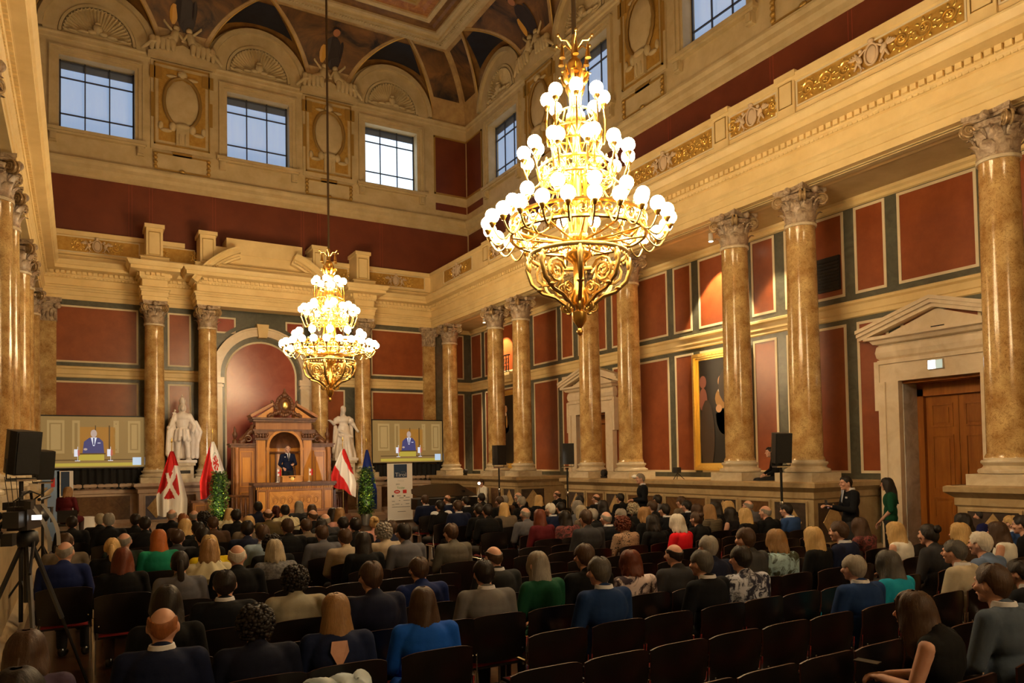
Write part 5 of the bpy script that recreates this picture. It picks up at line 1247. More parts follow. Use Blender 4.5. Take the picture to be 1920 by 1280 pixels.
# ---------------------------------------------------------------- people
HC={'dark':(34,26,22),'brown':(74,52,36),'blond':(206,170,112),'blondbrown':(156,118,74),'grey':(150,142,132),'greydark':(84,80,76),'greyblond':(176,162,136),'white':(222,214,200),
 'ginger':(150,92,52),'orange':(178,98,40),'auburn':(104,48,26),'darkred':(70,22,20)}
HL={'dark':'dark','brown':'brown','blond':'blond','blondbrown':'light brown','grey':'grey','greydark':'dark grey','greyblond':'ash blond','white':'white','ginger':'gingery','orange':'orange-red','auburn':'auburn','darkred':'dark red'}
SL={'short':'short {} hair','bald':'a bald crown and {} hair at the sides','long':'long {} hair','long2':'smooth shoulder-length {} hair','bob':'a {} bob','bun':'{} hair in a bun','pony':'a {} ponytail','curly':'curly {} hair'}
CC={'black':((15,15,17),'black top'),'taupe':((104,92,78),'taupe jacket'),'navyblue':((24,36,84),'navy blue jacket'),'darkgreen':((30,40,34),'dark green jacket'),'brown':((72,52,38),'brown jacket'),
 'teal':((22,120,92),'teal top'),'charcoal':((52,52,56),'charcoal jacket'),'yellow':((206,180,24),'yellow cardigan'),'cream':((206,198,166),'cream shawl'),'grey':((92,92,100),'grey jacket'),
 'navy':((26,30,52),'dark navy jacket'),'olive':((84,72,46),'olive jacket'),'pink':((186,136,124),'pink top'),'lightblue':((140,160,178),'light blue shirt'),'beige':((168,152,130),'beige top'),
 'silver':((120,118,120),'silver patterned blouse'),'blacksuit':((16,18,24),'black suit and white collar'),'creamgrey':((164,158,140),'pale stone blazer'),'navysuit':((20,28,56),'navy suit and white collar'),
 'bow':((18,18,20),'black top with white puffs'),'taupegrey':((92,88,80),'grey-brown jacket'),'blue':((20,38,92),'blue jacket'),'greysuit':((110,108,108),'light grey suit'),'charcoalsuit':((40,42,44),'charcoal suit'),
 'royal':((20,84,190),'royal blue blouse'),'burgundy':((84,20,28),'burgundy top'),'floral':((44,24,24),'dark floral blouse'),'leopard':((150,120,96),'leopard print dress'),'green':((22,76,52),'green jacket'),
 'bluesuit':((24,50,96),'blue jacket and white collar'),'purple':((40,22,40),'dark purple dress with pale stripes'),'red':((206,20,34),'bright red top'),'stripe':((110,96,70),'striped top'),'bare':((24,20,22),'sleeveless black top'),
 'bluesuit2':((44,72,124),'mid blue jacket'),'pattern':((186,190,206),'white blouse with navy blotches'),'greydark':((62,62,64),'dark grey jacket'),'camo':((150,180,190),'olive and white blotched blouse'),
 'white':((226,224,216),'white top'),'turquoise':((20,140,170),'turquoise top'),'royaldark':((30,34,90),'dark blue blouse'),'greyblue':((96,114,146),'grey-blue jacket'),'beigesuit':((176,164,142),'beige jacket'),
 'greybluesuit':((72,84,100),'slate grey suit'),'blackdress':((16,16,18),'black dress'),'darknavy':((20,24,44),'very dark navy jacket'),'navydress':((24,34,66),'navy dress open at the back'),'purplegrey':((70,58,78),'grey-purple top')}
def hmat(k): c=rgb(*HC[k]); return mat('hair_'+k,c,.5,kind='hair',col2=tuple(x*.5 for x in c),scale=85,amt=.9,bump=.3,spec=.3)
def cmat(k):
    c=rgb(*CC[k][0])
    if k=='leopard': return mat('cloth_'+k,c,.8,kind='vor',col2=rgb(24,18,16),scale=22)
    if k=='pattern': return mat('cloth_'+k,c,.8,kind='marble',col2=rgb(26,28,52),scale=9,amt=.12)
    if k=='camo': return mat('cloth_'+k,c,.8,kind='marble',col2=rgb(54,58,40),scale=6,amt=.12)
    if k=='floral': return mat('cloth_'+k,rgb(130,60,60),.8,kind='marble',col2=rgb(26,18,18),scale=16,amt=.3)
    if k=='silver': return mat('cloth_'+k,c,.7,kind='noise',col2=rgb(50,50,54),scale=38,amt=.5)
    if k=='stripe': return mat('cloth_'+k,c,.8,kind='wave',col2=rgb(20,18,16),scale=14)
    if k=='purple': return mat('cloth_'+k,rgb(206,190,190),.8,kind='marble',col2=c,scale=3.2,amt=.1)
    return mat('cloth_'+k,c,.85,kind='cloth',col2=tuple(x*.82 for x in c),scale=7,bump=.25,spec=.2)
skin=mat('skin',rgb(208,164,144),.5,kind='noise',col2=rgb(194,146,124),scale=9,spec=.3); skin2=mat('skin_tan',rgb(190,144,122),.5,spec=.3); shirt=mat('shirt_white',rgb(206,206,212),.8); trou=mat('trouser_dark',rgb(20,20,26),.85); shoe=mat('shoe_black',(.01,.01,.01),.3)
stock=mat('dark_tights',rgb(60,44,42),.6)
def head_pieces(g,c):
    g.ell(c,(.077,.097,.108),20,14); g.ell(c+Vector((0,.022,-.055)),(.058,.072,.066),16,10); g.ell(c+Vector((0,.062,-.1)),(.03,.03,.022))
    g.cap(c+Vector((0,.098,.0)),.01,c+Vector((0,.118,-.03)),.014,8); g.ell(c+Vector((0,.085,.025)),(.05,.02,.016)); g.ell(c+Vector((0,.094,-.066)),(.024,.012,.009))
    for s_ in(-1,1): g.ell(c+Vector((s_*.08,-.005,-.012)),(.01,.02,.032)); g.ell(c+Vector((s_*.05,.07,-.03)),(.022,.022,.022))
def hand_pieces(g,wr,d,up,side):
    "palm, four bent fingers and a thumb; d = forearm direction, up = back of the hand"
    d=d.normalized(); up=(up-d*up.dot(d)).normalized(); s_=d.cross(up)*side
    rot=Matrix((s_,d,up)).transposed()
    g.ell(wr+d*.045,(.04,.05,.016),12,8,rot)
    for i,(o,L) in enumerate(((.03,.036),(.01,.042),(-.01,.039),(-.029,.03))):
        a=wr+d*.08+s_*o; b_=a+d*L-up*.008; c=b_+d*L*.55-up*L*.6; e=c-up*L*.5+d*.004
        g.cap(a,.0095,b_,.009,8); g.cap(b_,.009,c,.0085,8); g.cap(c,.0085,e,.007,8)
    a=wr+d*.02+s_*.034; b_=a+d*.03+s_*.026-up*.008; c=b_+d*.034+s_*.004-up*.014; g.cap(a,.012,b_,.011,8); g.cap(b_,.011,c,.009,8)
def figure(J,kind='suit',vox=.0085):
    "J: joints. returns dict of meshes"
    Vv=lambda k:Vector(J[k])
    out={}
    hc=Vv('head'); nb=Vv('neck'); ch=Vv('chest'); wa=Vv('waist'); pe=Vv('pelvis')
    g=MB(); head_pieces(g,hc); g.cap(nb+Vector((0,0,-.05)),.062,hc+Vector((0,-.015,-.07)),.052,14)
    g.ell(ch+Vector((0,0,.02)),(.14,.09,.14)); g.ell(wa,(.12,.085,.14)); g.ell(pe,(.14,.1,.11))
    for s_,n in((-1,'l'),(1,'r')):
        sh,el,wr=Vv('sh'+n),Vv('el'+n),Vv('wr'+n); g.cap(ch+Vector((0,0,.06)),.05,sh,.052,10); g.cap(sh,.05,el,.04,12); g.cap(el,.04,wr,.026,12)
        hd=Vector(J.get('hd'+n,(wr-el))); hand_pieces(g,wr,hd,Vector(J.get('hu'+n,(0,0,1))),-s_)
        hi,kn,an=Vv('hi'+n),Vv('kn'+n),Vv('an'+n); g.cap(hi,.075,kn,.052,12); g.cap(kn,.052,an,.036,12); g.ell(an+Vector((0,.07,-.03)),(.035,.1,.03))
    out['body']=blob(g,vox,2,'body')
    tilt=J.get('up',0)
    # jacket / top
    g=MB(); g.ell(ch+Vector((0,0,.0)),(.2,.132,.17),20,12); g.ell(ch+Vector((0,-.03,.06)),(.17,.1,.12),16,10); g.ell(wa,(.165,.12,.2),20,12); g.ell(pe+Vector((0,0,.05)),(.18,.135,.14),20,12)
    g.cap(Vv('shl')+Vector((.03,0,.0)),.068,Vv('shr')+Vector((-.03,0,.0)),.068,14); g.cap(nb+Vector((0,-.005,-.05)),.088,nb+Vector((0,-.005,.0)),.07,14)
    for s_ in(-1,1): g.cap(nb+Vector((s_*.04,-.01,-.035)),.055,Vv('sh'+('l' if s_<0 else 'r'))+Vector((-s_*.02,0,.01)),.058,12)
    sleeveless=kind=='bare'
    for n in 'lr':
        sh,el,wr=Vv('sh'+n),Vv('el'+n),Vv('wr'+n)
        if sleeveless: continue
        g.cap(sh,.07,el,.056,14); 
        if kind!='short': g.cap(el,.056,el.lerp(wr,.93),.04,14)
    if kind=='dress': 
        for n in 'lr': g.cap(Vv('hi'+n),.12,Vv('kn'+n)-(Vv('kn'+n)-Vv('hi'+n))*.1,.085,12)
        g.ell((Vv('hil')+Vv('knl')+Vv('hir')+Vv('knr'))/4,(.13,.2,.08))
    out['jacket']=blob(g,.012,3,'jacket')
    g=MB()
    for n in 'lr':
        hi,kn,an=Vv('hi'+n),Vv('kn'+n),Vv('an'+n); g.cap(hi,.1,kn,.07,12); g.cap(kn,.07,an+Vector((0,0,.04)),.052,12)
    g.ell(pe,(.17,.13,.12)); out['trousers']=blob(g,.016,3,'trousers')
    g=MB()
    for n in 'lr':
        an=Vv('an'+n); g.ell(an+Vector((0,.06,-.04)),(.048,.14,.04),12,8); g.ell(an+Vector((0,-.01,-.01)),(.045,.06,.05),12,8); g.cap(an+Vector((0,0,-.02)),.042,an+Vector((0,0,.03)),.04,10)
    out['shoes']=blob(g,.014,2,'shoes')
    g=MB(); c=nb+Vector((0,0,.03)); g.lathe([(.074,-.03),(.073,-.005),(.066,.018),(.056,.02)],18,c+Vector((0,-.006,0)),cap=False); out['collar']=g.mesh('shirt_collar',shirt,60)
    g=MB()
    for s_ in(-1,1): g.ell(hc+Vector((s_*.03,.093,.004)),(.011,.006,.006),8,6)
    out['eyes']=g.mesh('eyes',mat('eye_dark',(.02,.015,.01),.2),180)
    out['hc']=hc
    return out
SEAT=dict(head=(0,.02,1.232),neck=(0,-.035,1.09),chest=(0,-.05,.94),waist=(0,-.06,.72),pelvis=(0,-.03,.54),shl=(-.178,-.045,1.04),shr=(.178,-.045,1.04),
 ell=(-.235,.0,.775),elr=(.235,.0,.775),wrl=(-.1,.21,.67),wrr=(.1,.23,.67),hil=(-.09,.0,.53),hir=(.09,.0,.53),knl=(-.11,.42,.52),knr=(.11,.42,.52),anl=(-.11,.4,.09),anr=(.11,.42,.09))
STAND=dict(head=(0,.02,1.64),neck=(0,-.02,1.49),chest=(0,-.02,1.33),waist=(0,-.02,1.12),pelvis=(0,-.01,.95),shl=(-.17,-.02,1.43),shr=(.17,-.02,1.43),
 ell=(-.22,-.03,1.14),elr=(.22,-.03,1.14),wrl=(-.2,.08,.9),wrr=(.2,.08,.9),hil=(-.09,0,.92),hir=(.09,0,.92),knl=(-.1,.02,.5),knr=(.1,.02,.5),anl=(-.11,0,.08),anr=(.11,0,.08))
FM=figure(SEAT,'suit'); FD=figure(SEAT,'dress'); FB=figure(SEAT,'bare')
# ---- hair
def interp(T,x):
    for (a,va),(b_,vb) in zip(T[:-1],T[1:]):
        if x<=b_:
            t=(x-a)/(b_-a); t=t*t*(3-2*t); return va+(vb-va)*t
    return T[-1][1]
def hairmesh(style,seed=0):
    rg=random.Random(seed); g=MB(); NU,NV=56,22
    ph=[rg.uniform(0,6.28) for _ in range(8)]
    base={'short':[(0,.06),(40,.055),(62,.02),(85,.005),(110,-.045),(180,-.085)],'bun':[(0,.06),(50,.05),(80,-.005),(110,-.05),(180,-.08)]}
    base['short']=[(0,.06),(40,.055),(58,.03),(74,.0),(84,.02),(96,.022),(106,-.01),(120,-.055),(180,-.085)]
    lo={'short':base['short'],'bald':base['short'],'curly':[(0,.05),(50,.03),(80,-.03),(120,-.08),(180,-.1)],'bun':base['bun'],'pony':base['bun'],
        'bob':[(0,.055),(38,.045),(58,-.07),(90,-.125),(180,-.135)],'long':[(0,.055),(36,.045),(58,-.1),(80,-.24),(120,-.33),(180,-.36)],'long2':[(0,.055),(36,.045),(58,-.08),(80,-.14),(120,-.2),(180,-.23)]}[style]
    off={'short':.014,'bald':.007,'curly':.028,'bun':.012,'pony':.012,'bob':.024,'long':.022,'long2':.016}[style]
    long=style in('bob','long','long2')
    def P(u,v):
        th=u*2*PI; deg=abs(((u*360+180)%360)-180); zl=interp(lo,deg)
        zt=.112 if style!='bald' else .045 if deg>70 else .045
        if style=='bald': zl=interp([(0,.05),(74,.045),(86,.015),(98,.02),(112,-.02),(180,-.065)],deg); zt=max(zl,interp([(0,.05),(70,.048),(90,.055),(180,.03)],deg))
        A0=math.asin(max(-1,min(1,zt/.113))); 
        # parametrise by arclength-like mix
        z=zt+(zl-zt)*(v**(1.0 if style=='bald' else 1.35 if not long else 1.5))
        zz=max(-1,min(1,z/.112))
        rad=math.sqrt(max(0,1-zz*zz)) if z>0 else (1-(z/.11)**2*.5 if not long else 1+(.16 if style=='bob' else .1)*min(1,-z/.12)*(1 if z>-.14 else 1))
        if long and z<-.1 and style=='bob': rad-=.35*max(0,(-z-.1))/.04*.4
        if long and style!='bob' and z<-.22: rad-=(-z-.22)*1.6
        o=off*(1 if v>.02 else .9)
        if style=='curly': o=.02
        elif style in('short','bald'): o=o*(.35+.65*max(0,min(1,(z+.06)/.1)))+.0015*math.sin(th*31+ph[0]+z*40)+.004*math.sin(th*3+ph[1]+z*22)*(1 if z>.0 else .3)
        else: o+=(.003*math.sin(th*27+ph[0]+9*z+.6*math.sin(z*30))+.002*math.sin(th*53+ph[1]-8*z)+.009*math.sin(th*4+ph[2]+16*z))*min(1,max(.15,(.1-z)/.12))
        rx,ry=.077*rad+o,.097*rad+o
        if long: zl2=zl+.018*math.sin(th*11+ph[3])+.01*math.sin(th*29+ph[4]); z=zt+(zl2-zt)*(v**1.5)
        x=rx*math.sin(th); y=ry*math.cos(th); zc=z+(o*.9 if z>.05 else 0)*(z/.112)
        if long and z<-.02:
            k=(-z-.02); y-=k*.22 if y<0.02 else k*.1
            if z<-.13: y=min(y,-.0+.02) if abs(x)<.2 else y; x*=1+.35*min(1,(-z-.13)/.1)*.6
        return (x,y,zc)
    g.grid(P,NU,NV)
    # inner lip closes the lower edge
    n0=len(g.v); vs=[];
    for i in range(NU+1):
        p=Vector(g.v[i*(NV+1)+NV]); vs+=[p,Vector((p.x*.72,p.y*.72,p.z+.012))]
    g.add(vs,[(2*i,2*i+1,2*i+3,2*i+2) for i in range(NU)])
    if style=='bald':
        vs=[]
        for i in range(NU+1): p=Vector(g.v[i*(NV+1)]); vs+=[p,Vector((p.x*.88,p.y*.88,p.z+.004))]
        g.add(vs,[(2*i,2*i+2,2*i+3,2*i+1) for i in range(NU)])
    if style=='curly':
        for k in range(230):
            a=rg.random()*2*PI; zz=rg.uniform(-.09,.115); rad=math.sqrt(max(0,1-(zz/.125)**2)) if zz>0 else 1-.25*(zz/.1)**2
            if zz<.045 and abs(((math.degrees(a)+180)%360)-180)<52: continue
            g.ell(((.1*rad)*math.sin(a),(.12*rad)*math.cos(a),zz+.012),rg.uniform(.012,.021),6,4)
    if style=='bun': g.ell((0,-.105,.07),(.045,.045,.045),14,10); g.tube([(.03*math.cos(a),-.11+.01*math.sin(3*a),.07+.035*math.sin(a)) for a in [2*PI*i/12 for i in range(12)]],.014,6,closed=True)
    if style=='pony': g.tube([(0,-.1,.03),(0,-.15,.03),(0,-.165,-.05),(.005,-.15,-.16),(0,-.14,-.26),(0,-.14,-.32)],[.02,.028,.034,.032,.022,.008],10)
    return g.mesh('hair',hmat('dark'),60 if style!='curly' else 180)
HM={}
for s_ in SL: HM[s_]=[hairmesh(s_,k) for k in range(2)]
def dress_up(root,F,style,hair,cloth,kind,eyes=False,sk=skin,leg=trou,seed=0):
    b_=link('body',F['body'],root); b_.data.materials.clear() if 0 else None
    def setm(o,m):
        if not o.data.materials: o.data.materials.append(m)
        o.material_slots[0].link='OBJECT'; o.material_slots[0].material=m
    setm(b_,sk)
    h=link('hair',HM[style][seed%2],root,loc=F['hc']); setm(h,hmat(hair))
    j=link('jacket' if kind=='suit' else 'top' if kind!='dress' else 'dress',F['jacket'],root); setm(j,cmat(cloth))
    t_=link('trousers' if kind!='dress' else 'tights',F['trousers'],root); setm(t_,leg if kind!='dress' else stock)
    s_=link('shoes',F['shoes'],root); setm(s_,shoe)
    if 'suit' in cloth or cloth in('lightblue',): c=link('shirt_collar',F['collar'],root)
    if eyes: link('eyes',F['eyes'],root)
    return b_
# ---- chair
def chair_proto():
    t=thing('chair','','chair',(0,0,0))
    def bk(off):
        def f(u,v): 
            x=(u-.5)*.5; z=.47+.38*v; cut=.02*(abs(u-.5)*2)**6
            return (x,-.215-.03*v+.045*(abs(u-.5)*2)**2-off-.02*math.sin(PI*v*.8),z-(cut if v>.5 else -cut)-.015*(abs(u-.5)*2)**2*v)
        return f
    g=MB().grid(bk(0),12,8); g.grid(lambda u,v:bk(.012)(1-u,v),12,8)
    E_=[bk(0)(i/12,1) for i in range(13)]; E2=[bk(.012)(i/12,1) for i in range(13)]; g.add(E_+E2,[(i,i+1,13+i+1,13+i) for i in range(12)],1)
    for uu in(0,1):
        E_=[bk(0)(uu,i/8) for i in range(9)]; E2=[bk(.012)(uu,i/8) for i in range(9)]; g.add(E_+E2,[(i,i+1,9+i+1,9+i) for i in range(8)],1)
    part('backrest',g,[chairm,edge],t,60)
    g=MB().box((-.22,-.19,.42),(.22,.22,.435)); part('seat',g,chairm,t)
    g=MB().grid(lambda u,v:((u-.5)*.42,-.17+.37*v,.437+.03*(1-(2*abs(u-.5))**6)*(1-(2*abs(v-.5))**6)),10,10); part('seat_cushion',g,chairr,t,180)
    for s_ in(-1,1):
        part('leg',MB().tube([(s_*.235,.2,.0),(s_*.235,.2,.41)],.011,6),chrome,t); part('leg',MB().tube([(s_*.25,-.25,.0),(s_*.25,-.22,.41),(s_*.256,-.205,.5),(s_*.258,-.215,.63)],.009,6),chrome,t)
        part('side_rail',MB().tube([(s_*.235,-.2,.41),(s_*.235,.2,.41)],.011,6),chrome,t)
    g=MB()
    for s_ in(-1,1):
        for z in(.55,.78): g.ell((s_*.21,-.228,z),.008,6,4)
    part('rivets',g,chrome,t)
    return t
ch0=chair_proto(); chn=0
def put_chair(x,y,rz=0,label='',group=None):
    global chn
    if chn==0: ch0.location=(x,y,0); ch0.rotation_euler=(0,0,rz); ch0['label']=label; ch0['group']=group if group else ''; chn=1; return ch0
    chn+=1; return dup(ch0,(x,y,0),rz,label,group)
PEOPLE=[(-7.82, 3, 1.31, 'long', 'brown', 'blackdress', 1733),(-7.1, 3, 1.36, 'short', 'brown', 'greybluesuit', 1860),(-12.18, 4, 1.33, 'bob', 'dark', 'darknavy', 28),
(-5.24, 4, 1.15, 'short', 'dark', 'blacksuit', 1912),(-6.38, 5, 1.21, 'short', 'grey', 'bluesuit', 1600),(-5.9, 5, 1.21, 'long', 'greydark', 'turquoise', 1665),
(-4.87, 5, 1.23, 'short', 'greydark', 'beigesuit', 1790),(-4.42, 5, 1.28, 'short', 'white', 'greyblue', 1838),(-12.22, 6, 1.2, 'bob', 'brown', 'purplegrey', 50),
(-11.57, 6, 1.26, 'bald', 'ginger', 'navysuit', 305),(-11.06, 6, 1.2, 'curly', 'dark', 'darknavy', 480),(-10.57, 6, 1.22, 'long', 'blondbrown', 'navydress', 630),
(-9.97, 6, 1.2, 'long', 'brown', 'royal', 793),(-8.48, 6, 1.29, 'short', 'greydark', 'bluesuit', 1122),(-7.39, 6, 1.26, 'short', 'greydark', 'blacksuit', 1316),
(-6.92, 6, 1.26, 'short', 'dark', 'pattern', 1388),(-4.05, 6, 1.29, 'bun', 'dark', 'charcoal', 1740),(-3.43, 6, 1.26, 'bob', 'blond', 'brown', 1800),
(-2.64, 6, 1.23, 'long', 'brown', 'white', 1870),(-2.08, 6, 1.28, 'short', 'dark', 'black', 1916),(-11.48, 7, 1.26, 'long', 'dark', 'black', 313),
(-10.07, 7, 1.31, 'short', 'brown', 'navy', 697),(-9.11, 7, 1.24, 'short', 'dark', 'greysuit', 907),(-8.58, 7, 1.27, 'long2', 'grey', 'green', 1009),
(-8.09, 7, 1.3, 'short', 'brown', 'black', 1095),(-7.57, 7, 1.2, 'bob', 'auburn', 'purple', 1182),(-7.03, 7, 1.23, 'bald', 'dark', 'charcoal', 1264),
(-6.58, 7, 1.27, 'short', 'grey', 'navy', 1327),(-6.05, 7, 1.32, 'short', 'brown', 'greydark', 1398),(-5.59, 7, 1.27, 'bob', 'blondbrown', 'camo', 1455),
(-4.99, 7, 1.26, 'long', 'blond', 'black', 1525),(-4.54, 7, 1.3, 'short', 'brown', 'navysuit', 1573),(-3.49, 7, 1.23, 'long', 'blond', 'white', 1678),
(-2.02, 7, 1.26, 'long', 'dark', 'white', 1805),(-0.83, 7, 1.17, 'short', 'blond', 'bluesuit2', 1895),(-11.0, 8, 1.24, 'short', 'dark', 'blacksuit', 420),
(-10.46, 8, 1.22, 'curly', 'dark', 'creamgrey', 553),(-9.37, 8, 1.21, 'short', 'brown', 'blue', 785),(-8.61, 8, 1.26, 'bald', 'brown', 'charcoalsuit', 925),
(-3.11, 8, 1.22, 'long', 'brown', 'floral', 1612),(-0.19, 8, 1.21, 'bun', 'dark', 'royaldark', 1838),(-11.16, 10, 1.26, 'pony', 'dark', 'grey', 337),
(-10.65, 10, 1.29, 'bald', 'white', 'black', 445),(-4.95, 10, 1.28, 'bob', 'white', 'red', 1270),(-11.6, 11, 1.25, 'long', 'auburn', 'black', 230),
(-10.8, 11, 1.28, 'bob', 'blondbrown', 'cream', 391),(-10.13, 11, 1.23, 'bob', 'greyblond', 'silver', 515),(-9.13, 11, 1.25, 'long', 'dark', 'black', 680),
(-8.62, 11, 1.33, 'short', 'dark', 'grey', 757),(-8.0, 11, 1.29, 'short', 'brown', 'taupegrey', 846),(-5.95, 11, 1.36, 'short', 'brown', 'charcoal', 1098),
(-5.31, 11, 1.23, 'curly', 'auburn', 'leopard', 1167),(-4.75, 11, 1.22, 'bob', 'dark', 'black', 1224),(-3.89, 11, 1.23, 'bun', 'brown', 'black', 1305),
(-2.84, 11, 1.23, 'long', 'blond', 'black', 1397),(-2.37, 11, 1.26, 'bald', 'grey', 'black', 1435),(-1.86, 11, 1.27, 'short', 'dark', 'bluesuit2', 1475),
(-12.1, 12, 1.3, 'bald', 'grey', 'navyblue', 122),(-10.69, 12, 1.26, 'bob', 'blond', 'yellow', 392),(-10.0, 12, 1.22, 'curly', 'dark', 'black', 510),
(-9.11, 12, 1.24, 'short', 'brown', 'beige', 647),(-8.6, 12, 1.28, 'curly', 'grey', 'beige', 720),(-5.04, 12, 1.26, 'bald', 'grey', 'blacksuit', 1136),
(-4.28, 12, 1.28, 'bob', 'blondbrown', 'black', 1208),(-2.88, 12, 1.26, 'long', 'blondbrown', 'stripe', 1330),(-2.39, 12, 1.19, 'long', 'dark', 'bare', 1369),
(-11.64, 13, 1.24, 'pony', 'blond', 'black', 210),(-11.15, 13, 1.3, 'long', 'orange', 'teal', 297),(-10.66, 13, 1.3, 'short', 'dark', 'black', 380),
(-9.95, 13, 1.29, 'short', 'brown', 'lightblue', 492),(-9.19, 13, 1.24, 'short', 'brown', 'grey', 603),(-8.22, 13, 1.25, 'short', 'brown', 'navy', 733),
(-5.77, 13, 1.28, 'long', 'auburn', 'burgundy', 1012),(-5.29, 13, 1.24, 'long', 'dark', 'floral', 1060),(-4.76, 13, 1.25, 'short', 'grey', 'black', 1110),
(-4.17, 13, 1.22, 'short', 'grey', 'black', 1164),(-3.21, 13, 1.26, 'short', 'dark', 'blacksuit', 1246),(-2.44, 13, 1.22, 'bob', 'brown', 'black', 1307),
(-1.98, 13, 1.25, 'long', 'dark', 'black', 1342),(-1.15, 13, 1.24, 'bald', 'grey', 'grey', 1402),(-12.11, 14, 1.27, 'short', 'brown', 'taupe', 122),
(-11.48, 14, 1.24, 'bald', 'grey', 'darkgreen', 232),(-10.87, 14, 1.24, 'short', 'brown', 'charcoal', 332),(-10.0, 14, 1.3, 'short', 'dark', 'navy', 464),
(-9.46, 14, 1.3, 'short', 'brown', 'black', 540),(-8.99, 14, 1.26, 'short', 'dark', 'black', 603),(-8.49, 14, 1.26, 'short', 'dark', 'black', 666),
(-5.59, 14, 1.28, 'bald', 'grey', 'grey', 985),(-4.45, 14, 1.25, 'bob', 'greyblond', 'taupe', 1090),(-3.3, 14, 1.24, 'curly', 'greyblond', 'black', 1187),
(-2.85, 14, 1.27, 'short', 'brown', 'black', 1223),(-2.0, 14, 1.24, 'short', 'dark', 'blacksuit', 1287),(-0.89, 14, 1.18, 'bob', 'blond', 'black', 1366),
(-10.52, 15, 1.27, 'short', 'dark', 'black', 372),(-9.01, 15, 1.23, 'short', 'brown', 'taupe', 574),(-8.44, 15, 1.23, 'short', 'dark', 'black', 643),
(-7.94, 15, 1.21, 'bun', 'blond', 'pink', 702),(-5.91, 15, 1.31, 'short', 'dark', 'black', 913),(-4.61, 15, 1.27, 'short', 'white', 'navysuit', 1032),
(-4.01, 15, 1.29, 'bob', 'grey', 'grey', 1083),(-3.43, 15, 1.27, 'long', 'dark', 'black', 1130),(-1.45, 15, 1.27, 'short', 'brown', 'taupe', 1277),
(-10.61, 16, 1.27, 'long', 'blond', 'black', 346),(-9.7, 16, 1.27, 'short', 'blond', 'taupe', 467),(-8.51, 16, 1.25, 'bald', 'grey', 'charcoal', 610),
(-5.69, 16, 1.27, 'short', 'dark', 'black', 898),(-5.16, 16, 1.27, 'long', 'blond', 'taupe', 945),(-3.9, 16, 1.23, 'short', 'dark', 'black', 1051),
(-1.44, 16, 1.28, 'short', 'dark', 'grey', 1232),(-11.09, 17, 1.29, 'short', 'dark', 'black', 272),(-10.11, 17, 1.24, 'short', 'brown', 'brown', 400),
(-8.51, 17, 1.28, 'bald', 'brown', 'black', 587),(-8.04, 17, 1.28, 'long', 'blondbrown', 'pink', 637),(-5.76, 17, 1.32, 'short', 'brown', 'navysuit', 858),
(-2.92, 17, 1.3, 'short', 'dark', 'black', 1087),(-11.55, 18, 1.33, 'short', 'grey', 'black', 205),(-10.47, 18, 1.27, 'short', 'ginger', 'brown', 343),
(-9.63, 18, 1.3, 'short', 'dark', 'black', 443),(-9.1, 18, 1.29, 'bald', 'brown', 'olive', 502),(-7.94, 18, 1.24, 'long', 'dark', 'black', 624),
(-5.79, 18, 1.29, 'short', 'dark', 'bow', 825),(-3.9, 18, 1.29, 'short', 'grey', 'black', 978),(-1.94, 18, 1.28, 'bald', 'brown', 'blacksuit', 1118),
(-1.26, 18, 1.26, 'short', 'dark', 'black', 1163),(-12.06, 19, 1.27, 'short', 'dark', 'black', 135),(-11.13, 19, 1.26, 'short', 'dark', 'black', 254),
(-10.57, 19, 1.32, 'bald', 'grey', 'black', 322),(-10.05, 19, 1.24, 'curly', 'dark', 'black', 382),(-8.63, 19, 1.3, 'short', 'dark', 'cream', 535),
(-4.02, 19, 1.28, 'short', 'brown', 'black', 937),(-3.01, 19, 1.26, 'long', 'blond', 'black', 1010),(-11.64, 20, 1.25, 'short', 'greyblond', 'black', 188),
(-10.12, 20, 1.24, 'bald', 'grey', 'black', 363),(-9.5, 20, 1.24, 'long', 'blond', 'cream', 430),(-8.63, 20, 1.26, 'pony', 'darkred', 'black', 518),
(-7.93, 20, 1.24, 'bob', 'brown', 'black', 585),(-4.48, 20, 1.27, 'short', 'dark', 'blacksuit', 873),(-3.48, 20, 1.25, 'short', 'grey', 'brown', 946),
(-8.82, 21, 1.31, 'short', 'dark', 'navy', 484),(-8.0, 21, 1.28, 'long', 'grey', 'charcoal', 560),(-5.15, 21, 1.3, 'short', 'brown', 'navysuit', 797),
(-4.58, 21, 1.29, 'bald', 'brown', 'navysuit', 839),(-3.69, 21, 1.29, 'short', 'dark', 'black', 903),(-2.67, 21, 1.28, 'bald', 'grey', 'black', 972),
(-1.52, 21, 1.28, 'bald', 'brown', 'black', 1045)]
ROWY=lambda ri:-21.92+.73*(ri-6)
FEM={'long','long2','bob','bun','pony'}
labs={}
import collections
recs=[]
def ordn(i): return (['first','second','third','fourth','fifth','sixth','seventh','eighth','ninth','tenth','eleventh','twelfth','thirteenth','fourteenth','fifteenth','sixteenth','seventeenth','eighteenth','nineteenth','twentieth','twenty-first','twenty-second'])[min(i,21)]
desc=[]
for (X,ri,z,st,h,c,px) in PEOPLE:
    desc.append(SL[st].format(HL[h])+' in a '.replace(' a ',' an ' if CC[c][1][0] in 'o' else ' a ')+CC[c][1])
cnt=collections.Counter(desc)
rowmem=collections.defaultdict(list)
for i,p in enumerate(PEOPLE): rowmem[p[1]].append(i)
short=lambda i: HL[PEOPLE[i][4]]+'-haired person in '+CC[PEOPLE[i][5]][1]
scnt=collections.Counter(short(i) for i in range(len(PEOPLE)))
